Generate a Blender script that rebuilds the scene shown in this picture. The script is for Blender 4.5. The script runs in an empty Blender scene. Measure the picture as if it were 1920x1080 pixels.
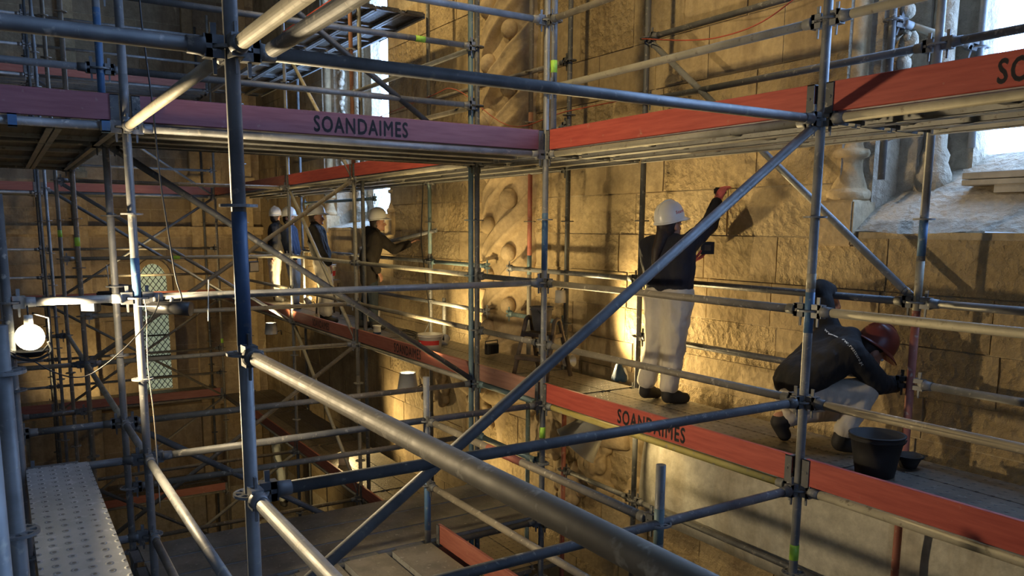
import bpy, bmesh, math, random
from mathutils import Vector, Matrix, Quaternion
random.seed(7)
SC = bpy.context.scene
COL = SC.collection
PI = math.pi

# ------------------------------------------------------------------ camera
F_PX, CY, PITCH, YAW, ROLL = 1504.81, 658.59, .15231, .56714, .006364
cam_d = bpy.data.cameras.new('camera')
cam = bpy.data.objects.new('camera', cam_d)
COL.objects.link(cam)
fw = Vector((-math.cos(YAW)*math.cos(PITCH), math.sin(YAW)*math.cos(PITCH), -math.sin(PITCH)))
rt = fw.cross(Vector((0, 0, 1))).normalized()
up = rt.cross(fw)
r2 = rt*math.cos(ROLL)+up*math.sin(ROLL)
u2 = up*math.cos(ROLL)-rt*math.sin(ROLL)
M = Matrix((r2, u2, -fw)).transposed().to_4x4()
M.translation = Vector((0, 0, -.568))
cam.matrix_world = M
cam_d.sensor_fit = 'HORIZONTAL'
cam_d.sensor_width = 36
cam_d.lens = 36*F_PX/1920
cam_d.shift_y = (CY-540)/1920
cam_d.clip_start = .02
cam_d.clip_end = 100
SC.camera = cam

# ------------------------------------------------------------------ exposure, sky
vs = SC.view_settings
vs.view_transform = 'Standard'
vs.look = 'None'
vs.gamma = 1
vs.use_curve_mapping = False
vs.exposure = 0.0
SC.cycles.max_bounces = 6
SC.cycles.diffuse_bounces = 3
SC.cycles.glossy_bounces = 3
SC.cycles.sample_clamp_indirect = 4
W = bpy.data.worlds.new('sky')
SC.world = W
W.use_nodes = True
bg = W.node_tree.nodes['Background']
bg.inputs[0].default_value = (.42, .62, 1, 1)
bg.inputs[1].default_value = 1.0
WINDOW_BLUE = (.34, .56, 1)
WIN_BACK = 3.4       # glow of the unseen back window, added for blue light from behind
WIN_S = 15.0         # daylight in the tall windows of the long wall
WARM = (1, .74, .34)


def lamp(name, kind, loc, power, color, size=.1, to=None, spot=None, blend=.5):
    d = bpy.data.lights.new(name, kind)
    d.energy = power
    d.color = color
    if kind == 'AREA':
        d.size = size
    else:
        d.shadow_soft_size = size
    if kind == 'SPOT':
        d.spot_size = spot
        d.spot_blend = blend
    o = bpy.data.objects.new(name, d)
    COL.objects.link(o)
    o.location = loc
    if to is not None:
        o.rotation_euler = (Vector(to)-Vector(loc)).to_track_quat('-Z', 'Y').to_euler()
    return o


# flood lamps of the restorers, plus added low fill lamps (the ones in view stand in fixtures built further down)
lamp('flood_light', 'SPOT', (-6.12, 4.62, -1.74), 300, WARM, .06, (-4.3, 5.05, -.75), 2.15, .8)
lamp('flood_light', 'SPOT', (-8.50, 4.40, -1.76), 95, WARM, .06, (-9.3, 5.05, -1.0), 2.5, .8)
lamp('flood_light', 'SPOT', (-7.17, 3.30, -1.90), 220, WARM, .06, (-7.7, 5.05, .5), 1.7, .8)
lamp('flood_light', 'SPOT', (-11.9, 3.34, -1.93), 220, WARM, .06, (-12.3, 5.05, .5), 1.7, .8)
lamp('flood_light', 'SPOT', (-14.2, 4.80, -1.8), 170, WARM, .06, (-15.6, 4.2, -.9), 2.9, .6)
lamp('flood_light', 'SPOT', (-5.2, 4.42, -2.32), 18, WARM, .06, (-5.4, 5.05, -3.2), 2.4, .7)
lamp('bulb_light', 'SPOT', (-5.20, .125, -1.13), 430, (1, .78, .46), .07, (-2.9, 5.0, -.6), 2.35, .35)
lamp('bulb_light', 'SPOT', (-5.24, .125, -1.13), 280, (1, .78, .46), .07, (-11, 4.4, -1.0), 1.1, .6)
lamp('far_light', 'SPOT', (-16.2, 2.2, -1.6), 60, WARM, .06, (-18.5, 3.6, -.6), 2.9, .9)
lamp('far_light', 'SPOT', (-17.4, 1.0, -3.8), 45, WARM, .06, (-18.5, 1.6, -3.0), 2.9, .9)
lamp('far_light', 'SPOT', (-11.5, 4.3, -3.6), 110, WARM, .06, (-10, 5.05, -3.0), 2.9, .9)
lamp('far_light', 'SPOT', (-8.4, 4.25, -3.6), 50, WARM, .06, (-7.6, 5.05, -2.9), 2.9, .9)  # unseen fill lamp added to brighten the lower wall and corbels
lamp('far_light', 'SPOT', (-14.0, 3.2, -5.4), 50, WARM, .06, (-16.5, 4.4, -4.8), 2.9, .9)  # unseen fill lamp added for the low levels at the far end
# flood lamps on the upper lifts of the scaffold, above the frame
lamp('high_flood', 'SPOT', (-4.6, 1.6, 3.6), 360, WARM, .12, (-6.2, 5.05, .6), 1.9, .9)
lamp('high_flood', 'SPOT', (-9.5, 2.6, 3.8), 380, WARM, .12, (-10, 5.05, .8), 1.9, .9)

# ------------------------------------------------------------------ materials
MATS = {}


def nodes(name):
    m = bpy.data.materials.new(name)
    m.use_nodes = True
    nt = m.node_tree
    return m, nt, nt.nodes['Principled BSDF']


def N(nt, t, **k):
    n = nt.nodes.new(t)
    for a, b in k.items():
        if a in n.inputs.keys():
            n.inputs[a].default_value = b
        else:
            setattr(n, a, b)
    return n


def ramp(nt, fac, stops):
    r = nt.nodes.new('ShaderNodeValToRGB')
    e = r.color_ramp.elements
    while len(e) < len(stops):
        e.new(.5)
    for i, (p, c) in enumerate(stops):
        e[i].position = p
        e[i].color = (*c, 1)
    nt.links.new(fac, r.inputs[0])
    return r.outputs[0]


def mix(nt, fac, a, b, mode='MIX'):
    n = nt.nodes.new('ShaderNodeMix')
    n.data_type = 'RGBA'
    n.blend_type = mode
    for s, v in ((0, fac), (6, a), (7, b)):
        if hasattr(v, 'is_output'):
            nt.links.new(v, n.inputs[s])
        elif s == 0:
            n.inputs[0].default_value = v
        else:
            n.inputs[s].default_value = (*v, 1)
    return n.outputs[2]


def coords(nt, which='Object'):
    return nt.nodes.new('ShaderNodeTexCoord').outputs[which]


def world_pos(nt):
    return nt.nodes.new('ShaderNodeNewGeometry').outputs['Position']


def noise(nt, vec, scale, detail=4, rough=.6):
    n = N(nt, 'ShaderNodeTexNoise', Scale=scale, Detail=detail, Roughness=rough)
    nt.links.new(vec, n.inputs['Vector'])
    return n.outputs['Fac']


def bump(nt, b, h, strength, dist=.01):
    n = N(nt, 'ShaderNodeBump', Strength=strength, Distance=dist)
    nt.links.new(h, n.inputs['Height'])
    nt.links.new(n.outputs[0], b.inputs['Normal'])
    return n


def metal(name, c0, c1, dirt, metallic=.25, rough=.50):
    m, nt, b = nodes(name)
    p = world_pos(nt)
    a = noise(nt, p, 5, 5)
    col = ramp(nt, a, [(.35, c0), (.62, c1)])
    s = noise(nt, p, 26, 3)
    sp = ramp(nt, s, [(.60, (0, 0, 0)), (.72, (1, 1, 1))])
    col = mix(nt, sp, col, dirt)
    nt.links.new(col, b.inputs['Base Color'])
    b.inputs['Metallic'].default_value = metallic
    r = nt.nodes.new('ShaderNodeMapRange')
    r.inputs[3].default_value = rough-.1
    r.inputs[4].default_value = rough+.18
    nt.links.new(s, r.inputs[0])
    nt.links.new(r.outputs[0], b.inputs['Roughness'])
    bump(nt, b, s, .12, .004)
    MATS[name] = m
    return m


def plain(name, c, rough=.6, metallic=0., var=.25, scale=6, bmp=.1):
    m, nt, b = nodes(name)
    p = coords(nt)
    a = noise(nt, p, scale, 4)
    d = tuple(x*(1-var) for x in c)
    l = tuple(min(1, x*(1+var)) for x in c)
    nt.links.new(ramp(nt, a, [(.35, d), (.65, l)]), b.inputs['Base Color'])
    b.inputs['Roughness'].default_value = rough
    b.inputs['Metallic'].default_value = metallic
    if bmp:
        bump(nt, b, noise(nt, p, scale*4, 3), bmp, .006)
    MATS[name] = m
    return m


metal('galv', (.16, .165, .17), (.27, .275, .28), (.40, .38, .33))
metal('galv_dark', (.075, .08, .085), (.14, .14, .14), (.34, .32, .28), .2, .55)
metal('galv_cream', (.30, .28, .22), (.42, .39, .31), (.20, .18, .14), .15, .6)
metal('galv_tan', (.17, .15, .12), (.26, .23, .18), (.48, .44, .36), .15, .6)
metal('rust', (.22, .09, .05), (.32, .16, .09), (.14, .07, .05), .15, .7)
metal('redbrown', (.28, .08, .06), (.36, .13, .09), (.42, .34, .28), .1, .6)
metal('blue_paint', (.06, .14, .27), (.10, .20, .36), (.30, .34, .38), .15, .5)
metal('dark_blue_paint', (.045, .085, .16), (.07, .12, .21), (.16, .18, .2), .15, .5)
metal('teal_paint', (.12, .18, .20), (.17, .25, .27), (.30, .32, .30), .15, .5)
metal('yellow_paint', (.46, .38, .10), (.56, .47, .15), (.35, .32, .25), .1, .6)
metal('plank_steel', (.16, .145, .12), (.25, .225, .185), (.36, .33, .28), .35, .55)
metal('plank_under', (.30, .30, .29), (.42, .42, .40), (.22, .20, .17), .35, .45)


def perforated(name, c0, c1, metallic):
    """steel deck plate: punched anti-slip holes in a regular pattern"""
    m, nt, b = nodes(name)
    p = coords(nt)
    mp = N(nt, 'ShaderNodeMapping')
    mp.inputs['Scale'].default_value = (12, 16, 1)
    nt.links.new(p, mp.inputs[0])
    fr = N(nt, 'ShaderNodeVectorMath', operation='FRACTION')
    nt.links.new(mp.outputs[0], fr.inputs[0])
    sb = N(nt, 'ShaderNodeVectorMath', operation='SUBTRACT')
    sb.inputs[1].default_value = (.5, .5, 0)
    nt.links.new(fr.outputs[0], sb.inputs[0])
    ml = N(nt, 'ShaderNodeVectorMath', operation='MULTIPLY')
    ml.inputs[1].default_value = (1, 1, 0)
    nt.links.new(sb.outputs[0], ml.inputs[0])
    ln = N(nt, 'ShaderNodeVectorMath', operation='LENGTH')
    nt.links.new(ml.outputs[0], ln.inputs[0])
    hole = ramp(nt, ln.outputs['Value'], [(.09, (.8, .8, .8)), (.14, (0, 0, 0))])
    rim = ramp(nt, ln.outputs['Value'], [(.11, (0, 0, 0)), (.17, (1, 1, 1)), (.28, (0, 0, 0))])
    a = noise(nt, world_pos(nt), 4, 5)
    col = ramp(nt, a, [(.35, c0), (.65, c1)])
    s2 = noise(nt, world_pos(nt), 15, 4)
    col = mix(nt, ramp(nt, s2, [(.58, (0, 0, 0)), (.7, (.6, .6, .6))]), col, tuple(min(1, x*1.5) for x in c1))
    col = mix(nt, hole, col, (.01, .01, .012))
    nt.links.new(col, b.inputs['Base Color'])
    b.inputs['Metallic'].default_value = metallic
    b.inputs['Roughness'].default_value = .48
    bump(nt, b, rim, .5, .006)
    MATS[name] = m


perforated('plank_top', (.13, .115, .095), (.21, .19, .155), .3)
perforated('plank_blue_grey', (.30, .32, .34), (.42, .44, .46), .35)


def board_mat(name, c0, c1, edge):
    m, nt, b = nodes(name)
    p = world_pos(nt)
    mp = N(nt, 'ShaderNodeMapping')
    mp.inputs['Scale'].default_value = (1.2, 1.2, 14)
    nt.links.new(p, mp.inputs[0])
    a = noise(nt, mp.outputs[0], 3, 5)
    col = ramp(nt, a, [(.3, c0), (.65, c1)])
    w = noise(nt, p, 14, 4)
    col = mix(nt, ramp(nt, w, [(.66, (0, 0, 0)), (.75, (.7, .7, .7))]), col, edge)
    nt.links.new(col, b.inputs['Base Color'])
    b.inputs['Roughness'].default_value = .55
    bump(nt, b, a, .15, .004)
    MATS[name] = m


board_mat('red_board', (.36, .055, .04), (.50, .095, .065), (.45, .25, .18))
board_mat('dull_red_board', (.24, .07, .05), (.33, .12, .085), (.42, .26, .18))
board_mat('red_board_blue_tint', (.23, .075, .09), (.31, .115, .13), (.40, .25, .22))  # red boards with the tint of blue daylight mixed into their colour
board_mat('pink_board', (.30, .15, .11), (.40, .22, .16), (.20, .11, .08))
plain('ink', (.035, .03, .035), .6, var=.1)


def stone(name, c0, c1, stain, pits=.6, objrand=True):
    m, nt, b = nodes(name)
    p = world_pos(nt)
    big = noise(nt, p, 1.3, 6, .62)
    fine = noise(nt, p, 11, 6, .7)
    col = ramp(nt, big, [(.30, c0), (.66, c1)])
    mp = N(nt, 'ShaderNodeMapping')
    mp.inputs['Scale'].default_value = (2.6, 2.6, .45)
    nt.links.new(p, mp.inputs[0])
    streak = noise(nt, mp.outputs[0], 1.0, 5, .65)
    col = mix(nt, ramp(nt, streak, [(.50, (0, 0, 0)), (.68, (.75, .75, .75))]), col, stain)
    f2 = ramp(nt, fine, [(.3, (.72, .72, .72)), (.7, (1.12, 1.12, 1.12))])
    col = mix(nt, 1.0, col, f2, 'MULTIPLY')
    strength = None
    if objrand:
        oi = nt.nodes.new('ShaderNodeObjectInfo')
        tint = ramp(nt, oi.outputs['Random'], [(0, (.86, .84, .82)), (.5, (1, 1, 1)), (1, (1.08, 1.04, .96))])
        col = mix(nt, 1.0, col, tint, 'MULTIPLY')
        # some stones are pitted and flaked, others smooth
        strength = ramp(nt, oi.outputs['Random'], [(.30, (.22, .22, .22)), (.75, (1, 1, 1))])
    nt.links.new(col, b.inputs['Base Color'])
    b.inputs['Roughness'].default_value = .92
    mid = noise(nt, p, 24, 5, .65)
    vor = N(nt, 'ShaderNodeTexVoronoi', Scale=17)
    nt.links.new(p, vor.inputs['Vector'])
    ad = N(nt, 'ShaderNodeMath', operation='MULTIPLY_ADD')
    nt.links.new(vor.outputs['Distance'], ad.inputs[0])
    ad.inputs[1].default_value = .5
    nt.links.new(fine, ad.inputs[2])
    ad2 = N(nt, 'ShaderNodeMath', operation='MULTIPLY_ADD')
    nt.links.new(mid, ad2.inputs[0])
    ad2.inputs[1].default_value = .5
    nt.links.new(ad.outputs[0], ad2.inputs[2])
    bp = bump(nt, b, ad2.outputs[0], pits, .05)
    if strength is not None:
        ms = N(nt, 'ShaderNodeMath', operation='MULTIPLY')
        ms.inputs[1].default_value = pits
        nt.links.new(strength, ms.inputs[0])
        nt.links.new(ms.outputs[0], bp.inputs['Strength'])
    MATS[name] = m


stone('ashlar', (.37, .275, .145), (.55, .43, .25), (.25, .18, .105), .95)
stone('mortar', (.50, .40, .25), (.60, .50, .33), (.28, .21, .13), .5, False)
stone('carved_stone', (.42, .31, .17), (.56, .43, .26), (.30, .21, .12), .25, False)
stone('pale_stone', (.42, .35, .25), (.58, .50, .38), (.28, .20, .12), .7, False)
stone('far_stone', (.32, .24, .15), (.46, .36, .24), (.20, .14, .09), .35)
stone('lime_plaster', (.56, .53, .44), (.70, .67, .58), (.42, .36, .26), .14, False)
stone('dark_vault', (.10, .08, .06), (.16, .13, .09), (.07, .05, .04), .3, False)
plain('iron', (.03, .03, .032), .6, .6, .2)
plain('black_plastic', (.014, .014, .015), .45, var=.2)
plain('black_rubber', (.02, .019, .018), .7, var=.3)
plain('white_plastic', (.66, .63, .55), .4, var=.06, bmp=.02)
plain('helmet_white', (.74, .74, .72), .3, var=.04, bmp=0)
plain('helmet_red', (.17, .035, .025), .35, var=.15, bmp=0)
plain('red_print', (.50, .03, .03), .5, var=.1, bmp=0)
plain('skin', (.42, .22, .15), .55, var=.12, scale=14)
plain('hair_dark', (.025, .014, .01), .6, var=.4, scale=40)
plain('pink_glove', (.62, .15, .17), .5, var=.15, scale=12)
plain('bucket_grey', (.10, .10, .105), .6, var=.3)
plain('old_wood', (.10, .075, .055), .7, var=.45, scale=9, bmp=.3)
plain('pale_board', (.40, .36, .29), .7, var=.2)
plain('zinc', (.55, .54, .50), .38, .35, .12)
plain('blue_cloth', (.012, .04, .10), .8, var=.3)
plain('lime_tag', (.40, .72, .08), .5, var=.1, bmp=0)
plain('orange_tag', (.75, .16, .06), .5, var=.1, bmp=0)
plain('red_cord', (.45, .09, .05), .6, var=.1, bmp=0)
plain('beige_cord', (.45, .38, .28), .6, var=.1, bmp=0)
plain('eye_white', (.7, .68, .64), .3, var=.02, bmp=0)
plain('paper', (.72, .70, .62), .8, var=.05)


def cloth(name, c, var=.3, fold=.5):
    m, nt, b = nodes(name)
    p = coords(nt)
    mp = N(nt, 'ShaderNodeMapping')
    mp.inputs['Scale'].default_value = (1, 1, .45)
    nt.links.new(p, mp.inputs[0])
    a = noise(nt, mp.outputs[0], 7, 4)
    nt.links.new(ramp(nt, a, [(.35, tuple(x*(1-var) for x in c)), (.65, tuple(min(1, x*(1+var)) for x in c))]), b.inputs['Base Color'])
    b.inputs['Roughness'].default_value = .9
    bump(nt, b, noise(nt, mp.outputs[0], 9, 3, .5), fold, .05)
    MATS[name] = m


cloth('navy_cloth', (.013, .014, .024))
cloth('black_cloth', (.012, .011, .011))
cloth('brown_black_cloth', (.028, .022, .016))
cloth('blue_black_cloth', (.016, .025, .05))
cloth('white_trousers', (.55, .51, .43), .12)
cloth('grey_trousers', (.34, .34, .33), .15)
cloth('jeans', (.025, .035, .045))
cloth('grey_overall', (.36, .38, .36), .15)


def emit(name, c, s):
    m, nt, b = nodes(name)
    b.inputs['Base Color'].default_value = (*c, 1)
    b.inputs['Emission Color'].default_value = (*c, 1)
    b.inputs['Emission Strength'].default_value = s
    MATS[name] = m


emit('window_glass', WINDOW_BLUE, WIN_S)
emit('back_glass', (.33, .54, 1), WIN_BACK)
emit('bulb_glass', (1, .86, .55), 16)
emit('lamp_face', (1, .86, .55), 25)
emit('led_face', (.95, .97, 1), .6)
emit('lattice_glass', (.52, .62, .46), .30)

# ------------------------------------------------------------------ mesh helpers
CACHE = {}


def mesh_of(bm, mat, smooth=False):
    me = bpy.data.meshes.new('mesh')
    bm.normal_update()
    bm.to_mesh(me)
    bm.free()
    for mm in (mat if isinstance(mat, (list, tuple)) else [mat]):
        me.materials.append(MATS[mm])
    if smooth:
        me.shade_smooth()
    return me


def obj(name, me, parent=None, loc=(0, 0, 0), rot=None, scale=None):
    o = bpy.data.objects.new(name, me)
    COL.objects.link(o)
    if parent is not None:
        o.parent = parent
    o.location = loc
    if rot is not None:
        if isinstance(rot, Quaternion):
            o.rotation_mode = 'QUATERNION'
            o.rotation_quaternion = rot
        else:
            o.rotation_euler = rot
    if scale is not None:
        o.scale = scale
    return o


LABELS = set()
GROUPS = {'plank': 'steel deck planks', 'scaffold post': 'upright scaffold posts', 'scaffold tube': 'scaffold ledgers and rails', 'scaffold brace': 'diagonal scaffold braces',
          'toeboard': 'toeboards of the scaffold decks', 'person': 'restorers on the scaffold', 'lamp': 'work lamps', 'bucket': 'buckets on the decks', 'cable': 'loose lamp cables', 'clip': 'blue clips on the ledger', 'cord': 'red cords on the rails'}


def tag(o, label, cat, group=None):
    o['label'] = label
    o['category'] = cat
    group = group or GROUPS.get(cat)
    if group:
        o['group'] = group
    if label in LABELS and True:
        print('DUPLICATE LABEL', label)
    LABELS.add(label)
    return o


def thing(name, label, cat, loc=(0, 0, 0), rot=None, group=None):
    o = obj(name, None, None, loc, rot)
    o.empty_display_size = .1
    return tag(o, label, cat, group)


def struct(o):
    o['kind'] = 'structure'
    return o


def box(bm, a, b, mi=0):
    x0, y0, z0 = a
    x1, y1, z1 = b
    v = [bm.verts.new(p) for p in ((x0, y0, z0), (x1, y0, z0), (x1, y1, z0), (x0, y1, z0), (x0, y0, z1), (x1, y0, z1), (x1, y1, z1), (x0, y1, z1))]
    for f in ((3, 2, 1, 0), (4, 5, 6, 7), (0, 1, 5, 4), (1, 2, 6, 5), (2, 3, 7, 6), (3, 0, 4, 7)):
        bm.faces.new([v[i] for i in f]).material_index = mi
    return v


def ring(bm, c, ax, r, seg, u=None):
    ax = ax.normalized()
    if u is None:
        u = ax.orthogonal().normalized()
    w = ax.cross(u)
    return [bm.verts.new(c+u*(r*math.cos(2*PI*i/seg))+w*(r*math.sin(2*PI*i/seg))) for i in range(seg)]


def tube(bm, pts, r, seg=12, caps=True):
    """round bar along a polyline; r may be one radius or one per point"""
    pts = [Vector(p) for p in pts]
    rs = r if isinstance(r, (list, tuple)) else [r]*len(pts)
    u = None
    rings = []
    for i, p in enumerate(pts):
        d = (pts[min(i+1, len(pts)-1)]-pts[max(i-1, 0)]).normalized()
        if u is None:
            u = d.orthogonal().normalized()
        else:
            u = (u-d*u.dot(d)).normalized()
        rings.append(ring(bm, p, d, rs[i], seg, u))
    for a, b in zip(rings, rings[1:]):
        for i in range(seg):
            bm.faces.new((a[i], a[(i+1) % seg], b[(i+1) % seg], b[i])).smooth = True
    if caps:
        bm.faces.new(rings[0][::-1])
        bm.faces.new(rings[-1])


def lathe(bm, prof, seg=24, sx=1, sy=1):
    rings = []
    for r, z in prof:
        if r < 1e-5:
            rings.append([bm.verts.new((0, 0, z))])
        else:
            rings.append([bm.verts.new((sx*r*math.cos(2*PI*i/seg), sy*r*math.sin(2*PI*i/seg), z)) for i in range(seg)])
    for a, b in zip(rings, rings[1:]):
        for i in range(seg):
            j = (i+1) % seg
            if len(a) == 1 and len(b) > 1:
                f = bm.faces.new((a[0], b[j], b[i]))
            elif len(b) == 1 and len(a) > 1:
                f = bm.faces.new((a[i], a[j], b[0]))
            elif len(a) > 1:
                f = bm.faces.new((a[i], a[j], b[j], b[i]))
            else:
                continue
            f.smooth = True


ICO = {}


def ico_pts(sub):
    if sub not in ICO:
        t = bmesh.new()
        bmesh.ops.create_icosphere(t, subdivisions=sub, radius=1)
        ICO[sub] = [v.co.copy() for v in t.verts]
        t.free()
    return ICO[sub]


def hull(bm, a, b, ra, rb, sub=2):
    """tapered capsule between two points"""
    a, b = Vector(a), Vector(b)
    vs_ = [bm.verts.new(a+c*ra) for c in ico_pts(sub)]+[bm.verts.new(b+c*rb) for c in ico_pts(sub)]
    res = bmesh.ops.convex_hull(bm, input=vs_)
    kill = {g for k in ('geom_interior', 'geom_unused') for g in res[k] if isinstance(g, bmesh.types.BMVert)}
    bmesh.ops.delete(bm, geom=list(kill), context='VERTS')


def ellipsoid(bm, c, rx, ry, rz, m=None, sub=2):
    mm = Matrix.Translation(Vector(c)) @ (m.to_4x4() if m else Matrix.Identity(4)) @ Matrix.Diagonal((rx, ry, rz, 1))
    bmesh.ops.create_icosphere(bm, subdivisions=sub, radius=1, matrix=mm)


def fuse(bm, mat, voxel=.012, smooth=4, wrinkle=0.):
    """union of overlapping solids as one continuous smooth surface"""
    me = bpy.data.meshes.new('tmp')
    bm.to_mesh(me)
    bm.free()
    o = bpy.data.objects.new('tmp', me)
    COL.objects.link(o)
    r = o.modifiers.new('r', 'REMESH')
    r.mode = 'VOXEL'
    r.voxel_size = voxel
    if smooth:
        s = o.modifiers.new('s', 'SMOOTH')
        s.factor = .5
        s.iterations = smooth
    if wrinkle:
        t = bpy.data.textures.get('wrinkle') or bpy.data.textures.new('wrinkle', 'CLOUDS')
        t.noise_scale = .09
        d = o.modifiers.new('d', 'DISPLACE')
        d.texture = t
        d.strength = wrinkle
        d.mid_level = .5
    dg = bpy.context.evaluated_depsgraph_get()
    dg.update()
    new = bpy.data.meshes.new_from_object(o.evaluated_get(dg))
    bpy.data.objects.remove(o)
    new.materials.clear()
    new.materials.append(MATS[mat])
    new.shade_smooth()
    return new


def cached(key, fn):
    if key not in CACHE:
        CACHE[key] = fn()
    return CACHE[key]


def text_mesh(body, size, mat, bold=.0):
    def mk():
        cu = bpy.data.curves.new('lettering', 'FONT')
        cu.body = body
        cu.size = size
        cu.align_x = 'CENTER'
        cu.resolution_u = 3
        cu.space_character = 1.16
        o = bpy.data.objects.new('tmp', cu)
        COL.objects.link(o)
        dg = bpy.context.evaluated_depsgraph_get()
        dg.update()
        me = bpy.data.meshes.new_from_object(o.evaluated_get(dg))
        bpy.data.objects.remove(o)
        if bold:
            # heavier strokes: the flat letters laid over themselves a few millimetres apart
            b = bmesh.new()
            for dx, dy in ((0, 0), (bold, 0), (-bold, 0), (0, bold), (0, -bold)):
                t = me.copy()
                t.transform(Matrix.Translation((dx, dy, 0)))
                b.from_mesh(t)
                bpy.data.meshes.remove(t)
            b.to_mesh(me)
            b.free()
        me.materials.clear()
        me.materials.append(MATS[mat])
        return me
    return cached(('text', body, size, mat, bold), mk)


# ------------------------------------------------------------------ setting: shell of the church
YW = 5.05            # face of the long wall
WZ0, WZ1 = -.58, 5.6
WINS = [(-2.2, 'window_1'), (-12.78, 'window_2'), (8.4, 'window_3')]
HALF, GH = 1.43, .90


def box_obj(name, boxes, mat):
    bm = bmesh.new()
    for a, b in boxes:
        box(bm, a, b)
    return struct(obj(name, mesh_of(bm, mat)))


edges = [-19.2, -12.78-HALF, -12.78+HALF, -2.2-HALF, -2.2+HALF, 8.4-HALF, 8.4+HALF, 13]
bx_ = []
for i in range(0, 8, 2):
    bx_.append(((edges[i], YW+.012, -8), (edges[i+1], 6.4, 7)))
for i in (1, 3, 5):
    bx_.append(((edges[i], YW+.012, -8), (edges[i+1], 6.4, WZ0)))
    bx_.append(((edges[i], YW+.012, WZ1), (edges[i+1], 6.4, 7)))
wall_right = box_obj('wall_right', bx_, 'mortar')
wall_far = box_obj('wall_far', [((-19.2, -7, -8), (-18.512, YW+.05, 7))], 'mortar')
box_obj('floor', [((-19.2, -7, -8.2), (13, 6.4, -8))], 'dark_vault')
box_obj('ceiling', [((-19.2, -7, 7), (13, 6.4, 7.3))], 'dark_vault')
box_obj('wall_left', [((-19.2, -7, -8), (13, -6.4, 7))], 'far_stone')
box_obj('wall_back', [((12.5, -6.4, -8), (13, -2.2, 7)), ((12.5, 2.8, -8), (13, YW+.05, 7)), ((12.5, -2.2, -8), (13, 2.8, .0)), ((12.5, -2.2, 6.2), (13, 2.8, 7))], 'far_stone')
bwin = struct(obj('added_window_5', None))  # out-of-view window added to send blue light from behind the camera
bm = bmesh.new()
box(bm, (12.9, -2.2, 0), (12.92, 2.8, 6.2))
obj('pane', mesh_of(bm, 'back_glass'), bwin)
for y in (-.6, 1.1):
    bm = bmesh.new()
    box(bm, (12.74, y, 0), (12.9, y+.14, 6.2))
    obj('mullion', mesh_of(bm, 'pale_stone'), bwin)


# --- the stones of the long wall, every block its own piece
def stone_variant(seed):
    """unit block (1 x .05 x 1): uneven face, broken edges"""
    rr = random.Random(seed)
    bm = bmesh.new()
    nx, nz = 4, 3
    rough = rr.choice((.0006, .001, .002))
    front = []
    for j in range(nz+1):
        row = []
        for i in range(nx+1):
            x, z = i/nx, j/nz
            e = (i in (0, nx)) or (j in (0, nz))
            x += rr.uniform(-.012, .012)
            z += rr.uniform(-.016, .016)
            y = rr.uniform(-rough, rough)+(.002+rr.uniform(-.001, .0035) if e else 0)
            row.append(bm.verts.new((min(max(x, .005), .995), y, min(max(z, .012), .988))))
        front.append(row)
    for j in range(nz):
        for i in range(nx):
            bm.faces.new((front[j][i], front[j][i+1], front[j+1][i+1], front[j+1][i])).smooth = True
    loop = front[0]+[front[j][nx] for j in range(1, nz+1)]+front[nz][::-1][1:]+[front[j][0] for j in range(nz-1, 0, -1)]
    loop = [bm.verts.new(v.co) for v in loop]
    back = [bm.verts.new((v.co.x, .07, v.co.z)) for v in loop]
    n = len(loop)
    for i in range(n):
        bm.faces.new((loop[i], back[i], back[(i+1) % n], loop[(i+1) % n]))
    return bm


VAR = [mesh_of(stone_variant(i), 'ashlar') for i in range(18)]
VARF = [mesh_of(stone_variant(100+i), 'far_stone') for i in range(10)]


def openings(z0, z1):
    out = []
    for xc, _ in WINS:
        if z1 > WZ0+.01 and z0 < WZ1:
            out.append((xc-HALF, xc+HALF))
    return out


blocks = []
courses = [-5.9, -5.45, -5.0, -4.56, -4.1, -3.65, -3.2, -2.78, -2.36, -1.93, -1.65, -1.32, -.98, -.62, -.24, .22, .66, 1.08, 1.55, 2.0, 2.45]
for ci in range(len(courses)-1):
    z0, z1 = courses[ci], courses[ci+1]
    x = -18.55
    ops = sorted(openings(z0+.02, z1-.02))
    spans = []
    s = -18.55
    for a, b in ops:
        spans.append((s, a))
        s = b
    spans.append((s, 1.2))
    for a, b in spans:
        x = a
        while x < b-.01:
            w = random.uniform(.62, 1.15)
            if b-x-w < .35:
                w = b-x
            blocks.append((x, z0, w, z1-z0))
            x += w
# the 260 blocks nearest the camera are single stones, the far rest one joined part
blocks.sort(key=lambda t: (t[0]+t[2]/2)**2+30*max(0, abs(t[1]+.6)-2.4)**2)
for x, z, w, h in blocks[:260]:
    obj('stone_block', random.choice(VAR), wall_right, (x, YW+random.uniform(-.006, .006), z), None, (w, 1, h))


def joined(blist, variants, place):
    bm = bmesh.new()
    for b in blist:
        me = random.choice(variants)
        t = bmesh.new()
        t.from_mesh(me)
        t.transform(place(b))
        me2 = bpy.data.meshes.new('t')
        t.to_mesh(me2)
        t.free()
        bm.from_mesh(me2)
        bpy.data.meshes.remove(me2)
    return bm


rest = blocks[260:]
o = obj('stone_block_courses', mesh_of(joined(rest, VAR, lambda b: Matrix.Translation((b[0], YW+random.uniform(-.006, .006), b[1])) @ Matrix.Diagonal((b[2], 1, b[3], 1))), 'ashlar'), wall_right)
o['kind'] = 'stuff'

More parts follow.
